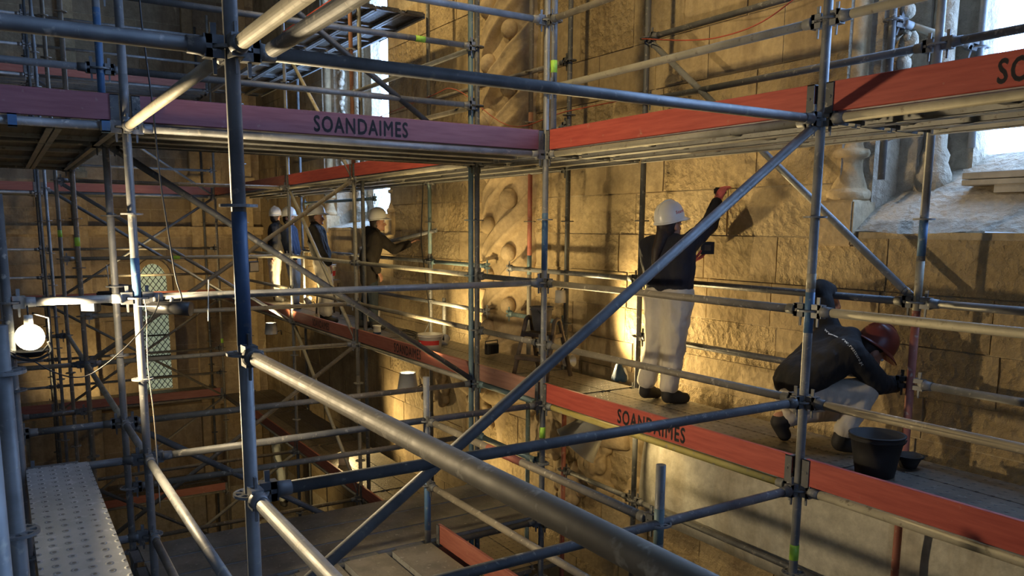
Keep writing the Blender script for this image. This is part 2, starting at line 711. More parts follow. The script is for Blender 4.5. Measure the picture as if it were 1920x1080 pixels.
# --- far wall: large stones around a lancet
fb = []
LY0, LY1, LZ0, LZ1 = 2.42, 3.02, -4.1, -1.32
zz = -6.5
while zz < 3.6:
    h = random.uniform(.5, .62)
    y = -2.0
    while y < YW-.01:
        w = random.uniform(.7, 1.2)
        if YW-y-w < .4:
            w = YW-y
        if not (zz+h > LZ0 and zz < LZ1 and y+w > LY0 and y < LY1):
            fb.append((y, zz, w, h))
        else:
            if LY0-y > .12:
                fb.append((y, zz, LY0-y, h))
            if y+w-LY1 > .12:
                fb.append((LY1, zz, y+w-LY1, h))
            elif y+w < LY1:
                w = LY1-y
        y += w
    zz += h
for y, z, w, h in fb:
    obj('stone_block', random.choice(VARF), wall_far, (-18.5+random.uniform(-.008, .008), y, z), (0, 0, PI/2), (w, 1, h))
# tall pilaster strips on the far wall
for i, (py, pw) in enumerate(((3.55, .22), (4.55, .30), (1.35, .22))):
    bm = bmesh.new()
    box(bm, (-18.5, py, -7.9), (-18.34, py+pw, 6.5))
    box(bm, (-18.5, py-.05, .35), (-18.29, py+pw+.05, .5))
    bmesh.ops.bevel(bm, geom=bm.edges[:], offset=.015, segments=1, affect='EDGES')
    obj('pilaster', mesh_of(bm, 'carved_stone'), wall_far)
for i, z in enumerate((-.75, -4.6)):
    bm = bmesh.new()
    box(bm, (-18.5, -2, z), (-18.36, YW, z+.10))
    box(bm, (-18.5, -2, z+.10), (-18.31, YW, z+.17))
    obj('string_course', mesh_of(bm, 'carved_stone'), wall_far)

# lancet window with leaded lattice
lan = struct(obj('window_4', None))
bm = bmesh.new()
yc, hw = 2.72, .27
arch = [(yc-hw, -4.05), (yc+hw, -4.05)]+[(yc+hw*math.cos(t), -1.72+.36*math.sin(t)) for t in [PI*i/12 for i in range(13)]]
vsx = [bm.verts.new((-18.47, y, z)) for y, z in arch]
bm.faces.new(vsx)
obj('pane', mesh_of(bm, 'lattice_glass'), lan)


def in_arch(y, z):
    if abs(y-yc) > hw or z < -4.05:
        return False
    return z < -1.72 or ((y-yc)/hw)**2+((z+1.72)/.36)**2 < 1


bm = bmesh.new()
for s in (-1, 1):
    k = -30
    while k < 40:
        pts = []
        for t in range(0, 60):
            y = yc-hw+2*hw*t/59
            z = -4.05+k*.155+s*(y-yc)*1.35
            if in_arch(y, z):
                pts.append((-18.455, y, z))
        if len(pts) > 2:
            tube(bm, [pts[0], pts[-1]], .007, 5)
        k += 1
obj('lead_lattice', mesh_of(bm, 'iron'), lan)
for z in (-2.0, -2.45, -2.9, -3.35, -3.8):
    bm = bmesh.new()
    box(bm, (-18.46, yc-hw, z), (-18.43, yc+hw, z+.03))
    obj('saddle_bar', mesh_of(bm, 'iron'), lan)
bm = bmesh.new()
outer = [(yc-hw-.10, -4.1)]+[(yc-hw-.10, -1.72)]+[(yc+(hw+.10)*math.cos(t), -1.72+.47*math.sin(t)) for t in [PI-PI*i/12 for i in range(13)]]+[(yc+hw+.10, -4.1)]
inner = [(yc-hw, -4.1)]+[(yc-hw, -1.72)]+[(yc+hw*math.cos(t), -1.72+.36*math.sin(t)) for t in [PI-PI*i/12 for i in range(13)]]+[(yc+hw, -4.1)]
of_ = [bm.verts.new((-18.38, y, z)) for y, z in outer]
if_ = [bm.verts.new((-18.42, y, z)) for y, z in inner]
ob_ = [bm.verts.new((-18.5, y, z)) for y, z in outer]
ib_ = [bm.verts.new((-18.5, y, z)) for y, z in inner]
for i in range(len(outer)-1):
    bm.faces.new((of_[i], of_[i+1], if_[i+1], if_[i]))
    bm.faces.new((of_[i+1], of_[i], ob_[i], ob_[i+1]))
    bm.faces.new((if_[i], if_[i+1], ib_[i+1], ib_[i]))
obj('stone_surround', mesh_of(bm, 'carved_stone'), lan)


# --- the two splayed windows of the long wall
def leaf_lumps(seed, x, y, z0, z1, mat, w=.10):
    rr = random.Random(seed)
    bm = bmesh.new()
    z = z0
    k = 0
    while z < z1:
        s = 1 if k % 2 else -1
        ellipsoid(bm, (x+s*w*.35, y, z), w*.5, w*.32, w*.75, Matrix.Rotation(s*.6, 3, 'Y'), 2)
        ellipsoid(bm, (x-s*w*.35, y-.01, z+w*.4), w*.32, w*.4, w*.4, None, 2)
        for q in range(3):
            ellipsoid(bm, (x+rr.uniform(-w, w)*.6, y-rr.uniform(0, .03), z+rr.uniform(0, w)), w*.2, w*.25, w*.3, None, 1)
        z += w*1.15
        k += 1
    return mesh_of(bm, mat, True)


def splayed_window(xc, name, seed):
    w = struct(obj(name, None))
    x0, x1 = xc-HALF, xc+HALF
    g0, g1 = xc-GH, xc+GH
    yg = 5.95
    za, zb = (-.40 if name == 'window_2' else -.05), 5.2
    bm = bmesh.new()
    box(bm, (g0, yg, za), (g1, yg+.02, zb))
    obj('pane', mesh_of(bm, 'window_glass'), w)
    # sloping sill, splayed sides, head
    bm = bmesh.new()

    def q(*p):
        bm.faces.new([bm.verts.new(v) for v in p])
    n = 8
    rr = random.Random(seed)
    rows = []
    for j in range(n+1):
        t = j/n
        row = []
        for i in range(13):
            s = i/12
            xa = x0+(g0-.15-x0)*t
            xb = x1+(g1+.15-x1)*t
            zr = WZ0+(za+.02-WZ0)*t**.9+rr.uniform(-.012, .012)
            row.append(bm.verts.new((xa+(xb-xa)*s, YW-.01+(yg-YW)*t, zr)))
        rows.append(row)
    for j in range(n):
        for i in range(12):
            bm.faces.new((rows[j][i], rows[j][i+1], rows[j+1][i+1], rows[j+1][i])).smooth = True
    obj('sloping_sill', mesh_of(bm, 'pale_stone'), w)
    for s, xo, xg in ((-1, x0, g0), (1, x1, g1)):
        bm = bmesh.new()
        # stepped jamb: face, roll, hollow, inner order
        prof = [(xo, YW-.01), (xo-s*.04, YW+.12), (xo-s*.14, YW+.16), (xo-s*.17, YW+.40), (xo-s*.30, YW+.44), (xo-s*.33, YW+.66), (xg, YW+.70), (xg, yg+.05)]
        lo = [bm.verts.new((x, y, WZ0-.05)) for x, y in prof]
        hi = [bm.verts.new((x, y, WZ1)) for x, y in prof]
        for i in range(len(prof)-1):
            f = (lo[i], lo[i+1], hi[i+1], hi[i])
            bm.faces.new(f if s < 0 else f[::-1])
        obj('stone_jamb', mesh_of(bm, 'pale_stone'), w)
        # colonnette with a moulded base on a plinth
        bm = bmesh.new()
        xcn, ycn = xo-s*.005, YW+.09
        lathe(bm, [(.001, -.34), (.135, -.34), (.145, -.325), (.15, -.30), (.145, -.275), (.125, -.262), (.12, -.255), (.118, -.24), (.10, -.19), (.085, -.13), (.082, -.08), (.09, -.05), (.118, -.04), (.128, -.015), (.118, .012), (.085, .02), (.075, .05), (.075, 5.3), (.001, 5.3)], 24)
        bmesh.ops.translate(bm, vec=(xcn, ycn, -.02), verts=bm.verts[:])
        c = obj('colonnette', mesh_of(bm, 'carved_stone', False), w)
        bm = bmesh.new()
        box(bm, (xcn-.14, ycn-.14, -.68), (xcn+.14, ycn+.14, -.36))
        bmesh.ops.bevel(bm, geom=bm.edges[:], offset=.012, segments=2, affect='EDGES')
        obj('plinth', mesh_of(bm, 'carved_stone'), c)
        obj('carved_foliage', leaf_lumps(seed+int(s), xo-s*.19, YW+.27, .15, 2.6, 'pale_stone', .15), w)
        bm = bmesh.new()
        lathe(bm, [(.001, -.30), (.12, -.30), (.12, -.18), (.09, -.10), (.10, -.05), (.075, 0), (.075, 5.3), (.001, 5.3)], 16)
        bmesh.ops.translate(bm, vec=(xo-s*.36, YW+.52, 0), verts=bm.verts[:])
        obj('inner_roll', mesh_of(bm, 'pale_stone'), w)
    bm = bmesh.new()
    box(bm, (xc-.05, yg-.09, za), (xc+.05, yg+.0, zb))
    obj('mullion', mesh_of(bm, 'pale_stone'), w)
    for z in (.55, 1.25, 1.95, 2.65):
        bm = bmesh.new()
        tube(bm, [(g0, yg-.03, z), (g1, yg-.03, z)], .012, 6)
        obj('saddle_bar', mesh_of(bm, 'iron'), w)
    return w


for i, (xc, nm) in enumerate(WINS):
    splayed_window(xc, nm, 40+10*i)

# --- twisted half column with bosses
XC, RC = -7.95, .50
bm = bmesh.new()
nt_, nz_ = 56, 400
z0, z1 = -2.12, 3.2
rows = []
for j in range(nz_+1):
    z = z0+(z1-z0)*j/nz_
    row = []
    for i in range(nt_+1):
        th = PI*i/nt_
        # helical roll-and-hollow profile rising to the right
        ph = ((z*.83-(th/PI)*.83) % .5)/.5

        def sst(a, b, x):
            t = min(1, max(0, (x-a)/(b-a)))
            return t*t*(3-2*t)
        groove = sst(.20, .30, ph)*(1-sst(.72, .82, ph))
        prof = -.115*groove+.02*math.exp(-((ph-.16)/.04)**2)+.02*math.exp(-((ph-.86)/.04)**2)
        r = 1+prof/.4
        wob = .012*math.sin(9*z+5*th)*math.sin(4*z)
        row.append(bm.verts.new((XC-RC*math.cos(th)*(1+prof*.4), YW+.04-(.30*r+wob)*math.sin(th)**.8, z)))
    rows.append(row)
for j in range(nz_):
    for i in range(nt_):
        bm.faces.new((rows[j][i], rows[j][i+1], rows[j+1][i+1], rows[j+1][i])).smooth = True
colm = struct(obj('trim_1', None))
obj('twisted_shaft', mesh_of(bm, 'carved_stone'), colm)
bm = bmesh.new()
ellipsoid(bm, (0, 0, 0), .115, .10, .115, None, 3)
BOSS = mesh_of(bm, 'carved_stone', True)
k = -6
while k < 7:
    for th in (.36, .66):
        z = (.25+k*.5+th*.83)/.83
        if z0+.1 < z < z1-.1:
            a = th*PI
            obj('stone_boss', BOSS, colm, (XC-RC*math.cos(a)*.93, YW+.05-.27*math.sin(a), z), None, [random.uniform(.85, 1.1)]*3)
    k += 1

# corbel zone below: ledge, drooping mouldings, carved foliage heads
trim = struct(obj('trim_2', None))
bm = bmesh.new()
pts = []
for i in range(25):
    t = i/24
    x = -9.1+3.3*t
    tube_z = -2.34-.10*math.sin(t*9)
    pts.append((x, YW-.06, tube_z))
tube(bm, pts, [.10+.025*math.sin(i*1.3) for i in range(25)], 10)
tube(bm, [(p[0], YW-.02, p[2]-.20) for p in pts], .12, 10)
obj('roll_moulding', mesh_of(bm, 'carved_stone', True), trim)


def foliage_mesh(seed, n, w, h, d):
    rr = random.Random(seed)
    b = bmesh.new()
    for q in range(n):
        x, z = rr.uniform(-w, w), rr.uniform(-h, h)
        ellipsoid(b, (x, -d*(1-(x/w)**2*.6)*(1-(z/h)**2*.5)+.04, z), rr.uniform(.04, .09), rr.uniform(.04, .08), rr.uniform(.04, .10), Matrix.Rotation(rr.uniform(-1, 1), 3, 'Y'), 2)
    ellipsoid(b, (0, 0.02, 0), w, d, h, None, 3)
    return fuse(b, 'carved_stone', .014, 2)


for s, (x, z, w, h, d) in enumerate(((-7.15, -2.82, .36, .24, .20), (-6.25, -2.98, .20, .22, .18), (-5.55, -3.15, .22, .16, .14), (-8.55, -2.75, .3, .25, .2), (-9.9, -2.7, .35, .3, .2), (-6.7, -3.3, .22, .2, .14))):
    obj('carved_foliage', foliage_mesh(s, 34, w, h, d), trim, (x, YW+.0, z))
for x, w in ((-9.1, .5), (-8.2, .4), (-7.0, .55)):
    bm = bmesh.new()
    lathe(bm, [(.001, -.9), (.06, -.9), (.10, -.6), (.22, -.3), (w*.7, -.05), (w*.75, 0), (.001, 0)], 20, 1, .5)
    obj('corbel', mesh_of(bm, 'carved_stone'), trim, (x, YW+.03, -2.45))

# limewashed band under the lower deck, rounded at its far end
bm = bmesh.new()
prof = []
secs = 40
for i in range(secs+1):
    t = i/secs
    x = -5.62+6.6*t
    e = min(1, t/.06)
    e = math.sqrt(max(0, 1-(1-e)**2))
    top = -3.22+(1.15)*e
    row = []
    for j in range(9):
        s = j/8
        z = -3.24+(top+3.24)*s
        y = YW-.02-(.035+.13*math.sin(PI*min(1, s*.9+.12)))*e+.008*math.sin(x*5+s*7)
        row.append(bm.verts.new((x, y, z)))
    prof.append(row)
for a, b in zip(prof, prof[1:]):
    for j in range(8):
        bm.faces.new((a[j], b[j], b[j+1], a[j+1])).smooth = True
    bm.faces.new((a[8], b[8], bm.verts.new((b[8].co.x, YW+.04, b[8].co.z)), bm.verts.new((a[8].co.x, YW+.04, a[8].co.z))))
    bm.faces.new((b[0], a[0], bm.verts.new((a[0].co.x, YW+.04, a[0].co.z)), bm.verts.new((b[0].co.x, YW+.04, b[0].co.z))))
struct(obj('trim_3', mesh_of(bm, 'lime_plaster')))

# ------------------------------------------------------------------ scaffold
RT = .02415
A, B, C_, D, E_, F_, G, H = -2.79, -5.31, -6.39, -9.36, -11.95, -14.5, -16.7, -17.8
Y0, Y1, Y2 = .69, 3.685, 4.70


def tube_me(L, mat, r=RT, seg=20):
    L = round(L, 3)

    def mk():
        bm = bmesh.new()
        tube(bm, [(0, 0, 0), (L, 0, 0)], r, seg)
        return mesh_of(bm, mat)
    return cached(('tube', L, mat, r, seg), mk)


def rosette_me(mat):
    def mk():
        bm = bmesh.new()
        n = 32

        def annulus(r0, r1, h):
            pr = [(r0, -h), (r1, -h), (r1, h), (r0, h)]
            rg = [[bm.verts.new((r*math.cos(2*PI*i/n), r*math.sin(2*PI*i/n), z)) for i in range(n)] for r, z in pr]
            for a in range(4):
                for i in range(n):
                    j = (i+1) % n
                    bm.faces.new((rg[a][i], rg[a][j], rg[(a+1) % 4][j], rg[(a+1) % 4][i]))
        annulus(RT-.001, .034, .005)
        annulus(.053, .062, .0048)
        for k in range(8):
            vs_ = box(bm, (.030, -.008, -.0045), (.056, .008, .0045))
            bmesh.ops.rotate(bm, verts=vs_, cent=(0, 0, 0), matrix=Matrix.Rotation(2*PI*k/8+PI/8, 3, 'Z'))
        return mesh_of(bm, mat)
    return cached(('rosette', mat), mk)


def head_me(mat):
    def mk():
        bm = bmesh.new()
        # jaw around the rosette
        for z0_, z1_ in ((.008, .036), (-.036, -.008)):
            v = box(bm, (.027, -.021, z0_), (.085, .021, z1_))
        box(bm, (.064, -.021, -.036), (.09, .021, .036))
        tube(bm, [(.085, 0, 0), (.10, 0, 0), (.14, 0, 0)], [.034, .0295, .0275], 16)
        bmesh.ops.bevel(bm, geom=[e for e in bm.edges if e.calc_length() > .02 and len(e.link_faces) == 2 and e.calc_face_angle(0) > 1], offset=.003, segments=1, affect='EDGES')
        return mesh_of(bm, mat)
    return cached(('head', mat), mk)


def wedge_me(mat):
    def mk():
        bm = bmesh.new()
        v = [bm.verts.new(p) for p in ((.046, -.004, .075), (.066, -.004, .075), (.060, -.004, -.085), (.050, -.004, -.085), (.046, .004, .075), (.066, .004, .075), (.060, .004, -.085), (.050, .004, -.085))]
        for f in ((0, 1, 2, 3), (7, 6, 5, 4), (1, 0, 4, 5), (2, 1, 5, 6), (3, 2, 6, 7), (0, 3, 7, 4)):
            bm.faces.new([v[i] for i in f])
        return mesh_of(bm, mat)
    return cached(('wedge', mat), mk)


def post(x, y, z0, z1, label, zs=(), mat='galv', bands=(), tags=(), group=None, tops=None):
    """standard: stacked tubes, a rosette every half metre, spigot joints, painted bands"""
    o = thing('scaffold_post', label, 'scaffold post', (x, y, z0), None, group)
    segs = tops or [(z0, z1, mat)]
    for a, b, m in segs:
        obj('post_tube', tube_me(b-a, m), o, (0, 0, a-z0), (0, -PI/2, 0))
    for z in zs:
        obj('rosette', rosette_me(mat), o, (0, 0, z-z0))
    for za, zb, m in bands:
        obj('paint_band', tube_me(zb-za, m, RT+.0008), o, (0, 0, za-z0), (0, -PI/2, 0))['label'] = 'painted band round the tube'
    for z in tags:
        obj('marker_tape', tube_me(.09, 'lime_tag', RT+.0015), o, (0, 0, z-z0), (0, -PI/2, 0))['label'] = 'lime green marker tape'
    return o


def ledger(p, q, label, mat='galv', heads=(1, 1), name='ledger', cat='scaffold tube', tape=None, band=None, r=RT, group=None):
    p, q = Vector(p), Vector(q)
    d = (q-p)
    L = d.length
    rot = d.to_track_quat('X', 'Z')
    o = thing(name, label, cat, p, rot, group)
    a = .13 if heads[0] else 0
    b = .13 if heads[1] else 0
    hm = 'galv_dark' if mat in ('galv_dark', 'galv_tan') else ('teal_paint' if mat == 'teal_paint' else 'galv')
    obj('ledger_tube', tube_me(L-a-b, mat, r), o, (a, 0, 0))
    for i, h in enumerate(heads):
        if h:
            hd = obj('wedge_head', head_me(hm), o, (0 if i == 0 else L, 0, 0), (0, 0, 0 if i == 0 else PI))
            obj('wedge_pin', wedge_me(hm), hd)
    if tape is not None:
        obj('marker_tape', tube_me(.09, 'lime_tag', r+.0015), o, (L*tape, 0, 0))['label'] = 'lime green marker tape'
    if band is not None:
        obj('paint_band', tube_me(band[1]-band[0], band[2], r+.001), o, (band[0], 0, 0))['label'] = 'painted or stained stretch of tube'
    return o


def clip_me(mat):
    def mk():
        bm = bmesh.new()
        # flattened tube end with bolt
        tube(bm, [(0, 0, 0), (.05, 0, 0)], .02, 10)
        v = box(bm, (-.07, -.006, -.026), (.02, .006, .026))
        tube(bm, [(-.045, -.02, 0), (-.045, .02, 0)], .012, 8)
        return mesh_of(bm, mat)
    return cached(('clip', mat), mk)


def brace(p, q, label, mat='galv', r=RT, group=None, name='diagonal_brace'):
    p, q = Vector(p), Vector(q)
    d = q-p
    L = d.length
    o = thing(name, label, 'scaffold brace', p, d.to_track_quat('X', 'Z'), group)
    obj('brace_tube', tube_me(L-.22, mat, r), o, (.11, 0, 0))
    obj('brace_end', clip_me(mat), o, (.09, 0, 0))
    obj('brace_end', clip_me(mat), o, (L-.09, 0, 0), (0, 0, PI))
    return o


def toeboard(p, q, label, mat='red_board', text=None, tpos=.5, tside=-1, tsize=.142, z=.035, h=.15, group=None, tw=.70):
    """board on edge standing on the ledger, steel end shoes, printed lettering"""
    p, q = Vector(p), Vector(q)
    d = q-p
    L = d.length
    o = thing('toeboard', label, 'toeboard', p, (0, 0, math.atan2(d.y, d.x)), group)

    def mk():
        bm = bmesh.new()
        box(bm, (.05, -.014, 0), (L-.05, .014, h))
        bmesh.ops.bevel(bm, geom=bm.edges[:], offset=.003, segments=1, affect='EDGES')
        return mesh_of(bm, mat)
    obj('board', cached(('board', round(L, 3), mat, h), mk), o, (0, 0, z))

    def shoe():
        bm = bmesh.new()
        box(bm, (0, -.020, 0), (.045, -.0155, h+.006))
        box(bm, (0, .0155, 0), (.045, .020, h+.006))
        box(bm, (0, -.020, h+.001), (.045, .020, h+.006))
        tube(bm, [(.028, -.024, h*.55), (.028, .024, h*.55)], .008, 8)
        return mesh_of(bm, 'galv_dark')
    s = cached(('shoe', h), shoe)
    obj('end_shoe', s, o, (.035, 0, z-.008))
    obj('end_shoe', s, o, (L-.035, 0, z-.008), (0, 0, PI))
    if text:
        t = obj('lettering', text_mesh(text, tsize, 'ink', .0042), o, (L*tpos, tside*.0152, z+.022), (PI/2, 0, 0 if tside < 0 else PI), (tw, 1, 1))
        t['label'] = 'dark stencilled lettering'
    return o


PW = .318


def plank(L, top, under):
    L = round(L, 3)

    def plate():
        bm = bmesh.new()
        box(bm, (.03, -PW/2, .038), (L-.03, PW/2, .042))
        return mesh_of(bm, top)

    def rail():
        bm = bmesh.new()
        box(bm, (.03, -PW/2, -.012), (L-.03, -PW/2+.004, .038))
        box(bm, (.03, -PW/2, -.016), (L-.03, -PW/2+.035, -.012))
        return mesh_of(bm, under)

    def rib():
        bm = bmesh.new()
        box(bm, (-.03, -PW/2+.004, .012), (.03, PW/2-.004, .037))
        return mesh_of(bm, under)

    def hook():
        bm = bmesh.new()
        box(bm, (-.034, -.11, .024), (.05, .11, .036))
        vs0 = [v for v in bm.verts if v.co.x < 0 and v.co.z < .03]
        e = bmesh.ops.extrude_face_region(bm, geom=[f for f in bm.faces if f.normal.x < -.9 or all(v.co.x < 0 for v in f.verts)])
        bmesh.ops.translate(bm, vec=(-.006, 0, -.03), verts=[v for v in e['geom'] if isinstance(v, bmesh.types.BMVert)])
        return mesh_of(bm, 'galv_dark')
    return (cached(('plate', L, top), plate), cached(('rail', L, under), rail), cached(('rib', under), rib), cached(('hook',), hook))


ORD = ('outermost', 'middle', 'wall-side', 'fourth', 'fifth')


def deck(x0, y0, x1, y1, z, n, where, along='X', top='plank_top', under='plank_under', words=None, ribs=False):
    """n steel planks side by side between two ledgers"""
    for i in range(n):
        t = (i+.5)/n
        if along == 'X':
            L = abs(x1-x0)
            o = thing('scaffold_plank', f'{(words or ORD)[i]} steel deck plank {where}', 'plank', (min(x0, x1), y0+(y1-y0)*t, z))
        else:
            L = abs(y1-y0)
            o = thing('scaffold_plank', f'{(words or ORD)[i]} steel deck plank {where}', 'plank', (x0+(x1-x0)*t, min(y0, y1), z), (0, 0, PI/2))
        pl, rl, rb, hk = plank(L, top, under)
        obj('deck_plate', pl, o)
        obj('side_rail', rl, o)
        obj('side_rail', rl, o, (L, 0, 0), (0, 0, PI))
        if ribs:
            n_ = max(2, int(L/.6))
            for k in range(n_):
                obj('stiffening_rib', rb, o, (.08+(L-.16)*k/(n_-1), 0, 0))
        obj('hook', hk, o)
        obj('hook', hk, o, (L, 0, 0), (0, 0, PI))


Z5 = [.5*i for i in range(5, -13, -1)]
# nicknames of the posts, used in all labels
post(A, Y0, -3.2, 2.2, 'tall blue-lit steel post nearest the camera, left of centre', [z for z in Z5 if -3 < z < 2], 'galv',
     tops=[(-3.2, -.86, 'galv'), (-.86, 2.2, 'galv')], bands=[(-.97, -.52, 'dark_blue_paint')])
post(A, Y1, -4.6, 2.2, 'steel post in front of the kneeling worker', [z for z in Z5 if -4.6 < z < 1.6 and z != 0.], 'galv',
     bands=[(-1.12, -.90, 'blue_paint'), (-.88, -.80, 'galv_cream')], tags=(-2.42,))
post(B, Y1, -5.0, 2.6, 'steel post at the corner of the two upper decks', [z for z in Z5 if -5 < z < 2.6 and z != 0], 'galv',
     bands=[(-.9, -.45, 'blue_paint')], tags=(-2.28,))
post(B+.030, Y1+.046, .06, 2.6, 'second short post doubled beside the corner post above the deck', [1.0], 'galv', tags=(.62,))
post(B, Y0, -5.0, 2.4, 'post at left with one side lit white by the bulb', [z for z in Z5 if -5 < z < 2.4], 'galv',
     bands=[(-1.0, -.76, 'blue_paint'), (.06, .30, 'galv')])
post(C_, Y0, -5.0, 2.8, 'blue post standing just behind the bulb-lit post', [z for z in Z5 if -5 < z < 2.8], 'galv', bands=[(.2, .9, 'blue_paint')])
post(C_, Y1, -5.4, 2.8, 'post right of the white paint bucket', [z for z in Z5 if -5.4 < z < 2.8], 'galv_dark')
post(C_-.030, Y1-.046, -5.4, 2.8, 'teal tube doubled beside the post right of the white bucket', [-.5, -1.0, -2.0, -3.0], 'teal_paint')
post(D, Y1, -6.4, 2.9, 'post left of the reaching worker in the dark coat', [z for z in Z5 if -6 < z < 2.9], 'galv_cream',
     tops=[(-6.4, -2.4, 'galv_tan'), (-2.4, .02, 'galv_cream'), (.02, 2.9, 'rust')])
post(D+.055, Y1+.086, -6.4, 2.9, 'dark tube doubled behind the post left of the coated worker', [], 'galv_dark')
post(D, Y0, -6.4, 2.9, 'post with a yellow tape right of the far left pair', [z for z in Z5 if -6.4 < z < 2.9], 'galv_tan', tags=(-.78,))
post(E_, Y1, -6.6, 2.9, 'thin post between the three standing workers', [z for z in Z5 if -6.4 < z < 2.9], 'galv', tags=(-4.6,))
post(E_, Y0, -7.9, 3.4, 'reddish post among the thin left background posts', [z for z in Z5 if -6.4 < z < 3], 'galv_tan', tags=(-.72,))
post(F_, Y0, -7.9, 3.4, 'right one of the far left pair of thin posts', [z for z in Z5 if -6.4 < z < 3], 'galv')
post(G, Y0, -7.9, 3.4, 'left one of the far left pair of thin posts', [z for z in Z5 if -6.4 < z < 3], 'galv_dark')
post(F_, Y1, -7.9, 3.4, 'thin far post beside the near blue post at left', [z for z in Z5 if -6.4 < z < 3], 'galv', tags=(-3.5, -5.2))
post(G, Y1, -7.9, 3.4, 'front thin post of the end-wall scaffold right of the lancet', [z for z in Z5 if -6.4 < z < 3], 'galv_tan', tags=(-2.9,))
post(H, Y1, -7.9, 3.4, 'rear thin post of the end-wall scaffold right of the lancet', [z for z in Z5 if -6.4 < z < 3], 'galv_dark')
post(H, Y0, -7.9, 3.4, 'rear thin post of the end-wall scaffold at far left', [z for z in Z5 if -6.4 < z < 3], 'galv_dark')
post(G, 2.2, -7.9, 3.4, 'thin end-wall scaffold post in front of the lancet', [z for z in Z5 if -6.4 < z < 3], 'galv_dark')
post(D, 0., -6.4, 2.9, 'thin post at the left edge with green tape', [z for z in Z5 if -6.4 < z < 2.9], 'galv', tags=(-.72,))
post(A, -.016, -3.2, -.86, 'near bluish post at the left edge beside the steel plank', [-1., -1.5, -2., -2.5, -3.], 'galv', bands=[])
post(-1.22, -.040, -3.2, -.68, 'blurred blue post filling the left edge', [-1.5, -2.], 'galv')
post(B, .02, -4.2, -.4, 'post at left edge where the ledger by the bulb ends', [-1., -1.5, -2.5, -3.], 'galv_dark')
# wall-side row
post(A, Y2, -5.0, 2.2, 'wall-side post with a red lower part behind the kneeling worker', [1., .5, -.5, -1.], 'galv',
     tops=[(-5.0, -1.05, 'redbrown'), (-1.05, -.75, 'galv_cream'), (-.75, 2.2, 'galv')], bands=[(-.72, -.5, 'blue_paint')])
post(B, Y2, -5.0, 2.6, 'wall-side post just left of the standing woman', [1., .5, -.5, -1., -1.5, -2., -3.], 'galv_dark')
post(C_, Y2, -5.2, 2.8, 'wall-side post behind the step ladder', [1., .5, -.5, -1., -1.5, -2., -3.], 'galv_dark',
     tops=[(-5.2, -2.2, 'redbrown'), (-2.2, 2.8, 'galv_dark')])
post(-7.05, Y2, -5.2, 2.8, 'wall-side post in front of the twisted stone column', [1., .5, -.5, -1., -2.], 'galv_tan',
     tops=[(-5.2, -2.0, 'teal_paint'), (-2.0, -1.05, 'galv_cream'), (-1.05, -.85, 'teal_paint'), (-.85, .2, 'redbrown'), (.2, .6, 'rust'), (.6, 2.8, 'galv_tan')])
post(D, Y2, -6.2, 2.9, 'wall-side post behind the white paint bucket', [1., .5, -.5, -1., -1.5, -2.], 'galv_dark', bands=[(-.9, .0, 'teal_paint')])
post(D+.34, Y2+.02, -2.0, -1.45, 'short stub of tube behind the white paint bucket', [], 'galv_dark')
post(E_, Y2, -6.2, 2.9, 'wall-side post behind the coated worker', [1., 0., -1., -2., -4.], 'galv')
post(F_, Y2, -6.2, 2.9, 'wall-side post in front of the far window jamb', [1., 0., -1., -2., -4.], 'galv')
post(-3.42, 5.2, -.22, 2.2, 'bright-edged post at the near window jamb ending above the sill', [.83], 'galv_dark')
post(-3.10, 5.72, .0, 2.2, 'bright-edged post inside the near window', [.66], 'galv')
post(B, 2.625, -3.0, -1.67, 'short capped post left of centre holding the red ledger', [-2., -2.5], 'galv', bands=[(-2.86, -2.4, 'blue_paint')])
post(A, 2.640, -2.5, -1.70, 'short stub post at lower right holding the red ledger', [-2.], 'galv', bands=[(-2.10, -1.92, 'teal_paint')])

HW = {2.: 'carrying the topmost deck', 1.: 'as upper rail of the upper deck', .5: 'as lower rail of the upper deck', 0.: 'carrying the upper deck',
      -1.: 'waist-high over the lower deck', -1.5: 'knee-high over the lower deck', -2.: 'carrying the lower deck', -2.5: 'just below the lower deck',
      -3.: 'a metre below the lower deck', -4.: 'two metres below the lower deck', -6.: 'four metres below the lower deck', -1.0001: ''}
BAYS = [('first', 1.6, A), ('second', A, B), ('third', B, C_), ('fourth', C_, D), ('fifth', D, E_), ('sixth', E_, F_), ('seventh', F_, G)]


def row(y, z, bays, rowname, mats, **k):
    for (nm, xa, xb), m in zip(bays, mats):
        if m is None:
            continue
        ledger((xa, y, z), (xb, y, z), f'{TONE[m]} ledger {HW[z]}, {nm} {rowname} bay from right', m, **k)


TONE = {'galv': 'grey', 'galv_dark': 'dark grey', 'galv_cream': 'pale cement-dusted', 'galv_tan': 'brownish', 'redbrown': 'red-brown', 'rust': 'rusty', 'blue_paint': 'blue', 'teal_paint': 'teal', 'yellow_paint': 'yellow-stained'}
g, dk, cr, tn, rb, tl = 'galv', 'galv_dark', 'galv_cream', 'galv_tan', 'redbrown', 'teal_paint'
row(Y1, 0., BAYS, 'outer', (cr, cr, dk, cr, cr, tn, tn))
row(Y1, 1., BAYS, 'outer', (cr, tn, None, g, None, None, None))
row(Y1, .5, BAYS, 'outer', (cr, cr, None, tn, cr, None, None))
row(Y1, -1., BAYS, 'outer', (cr, tn, dk, cr, cr, cr, None))
row(Y1, -1.5, BAYS, 'outer', (tn, tn, tn, tn, tn, cr, None))
row(Y1, -2., BAYS, 'outer', (cr, 'yellow_paint', tl, cr, tn, tn, tn))
row(Y1, -2.5, BAYS[2:3], 'outer', (tl,))
row(Y1, -3., BAYS[1:4], 'outer', (dk, tn, cr))
row(Y1, -4., BAYS[2:], 'outer', (tn, tn, cr, cr, tn))
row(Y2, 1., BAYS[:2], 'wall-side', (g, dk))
row(Y2, .5, BAYS[:2], 'wall-side', (dk, dk))
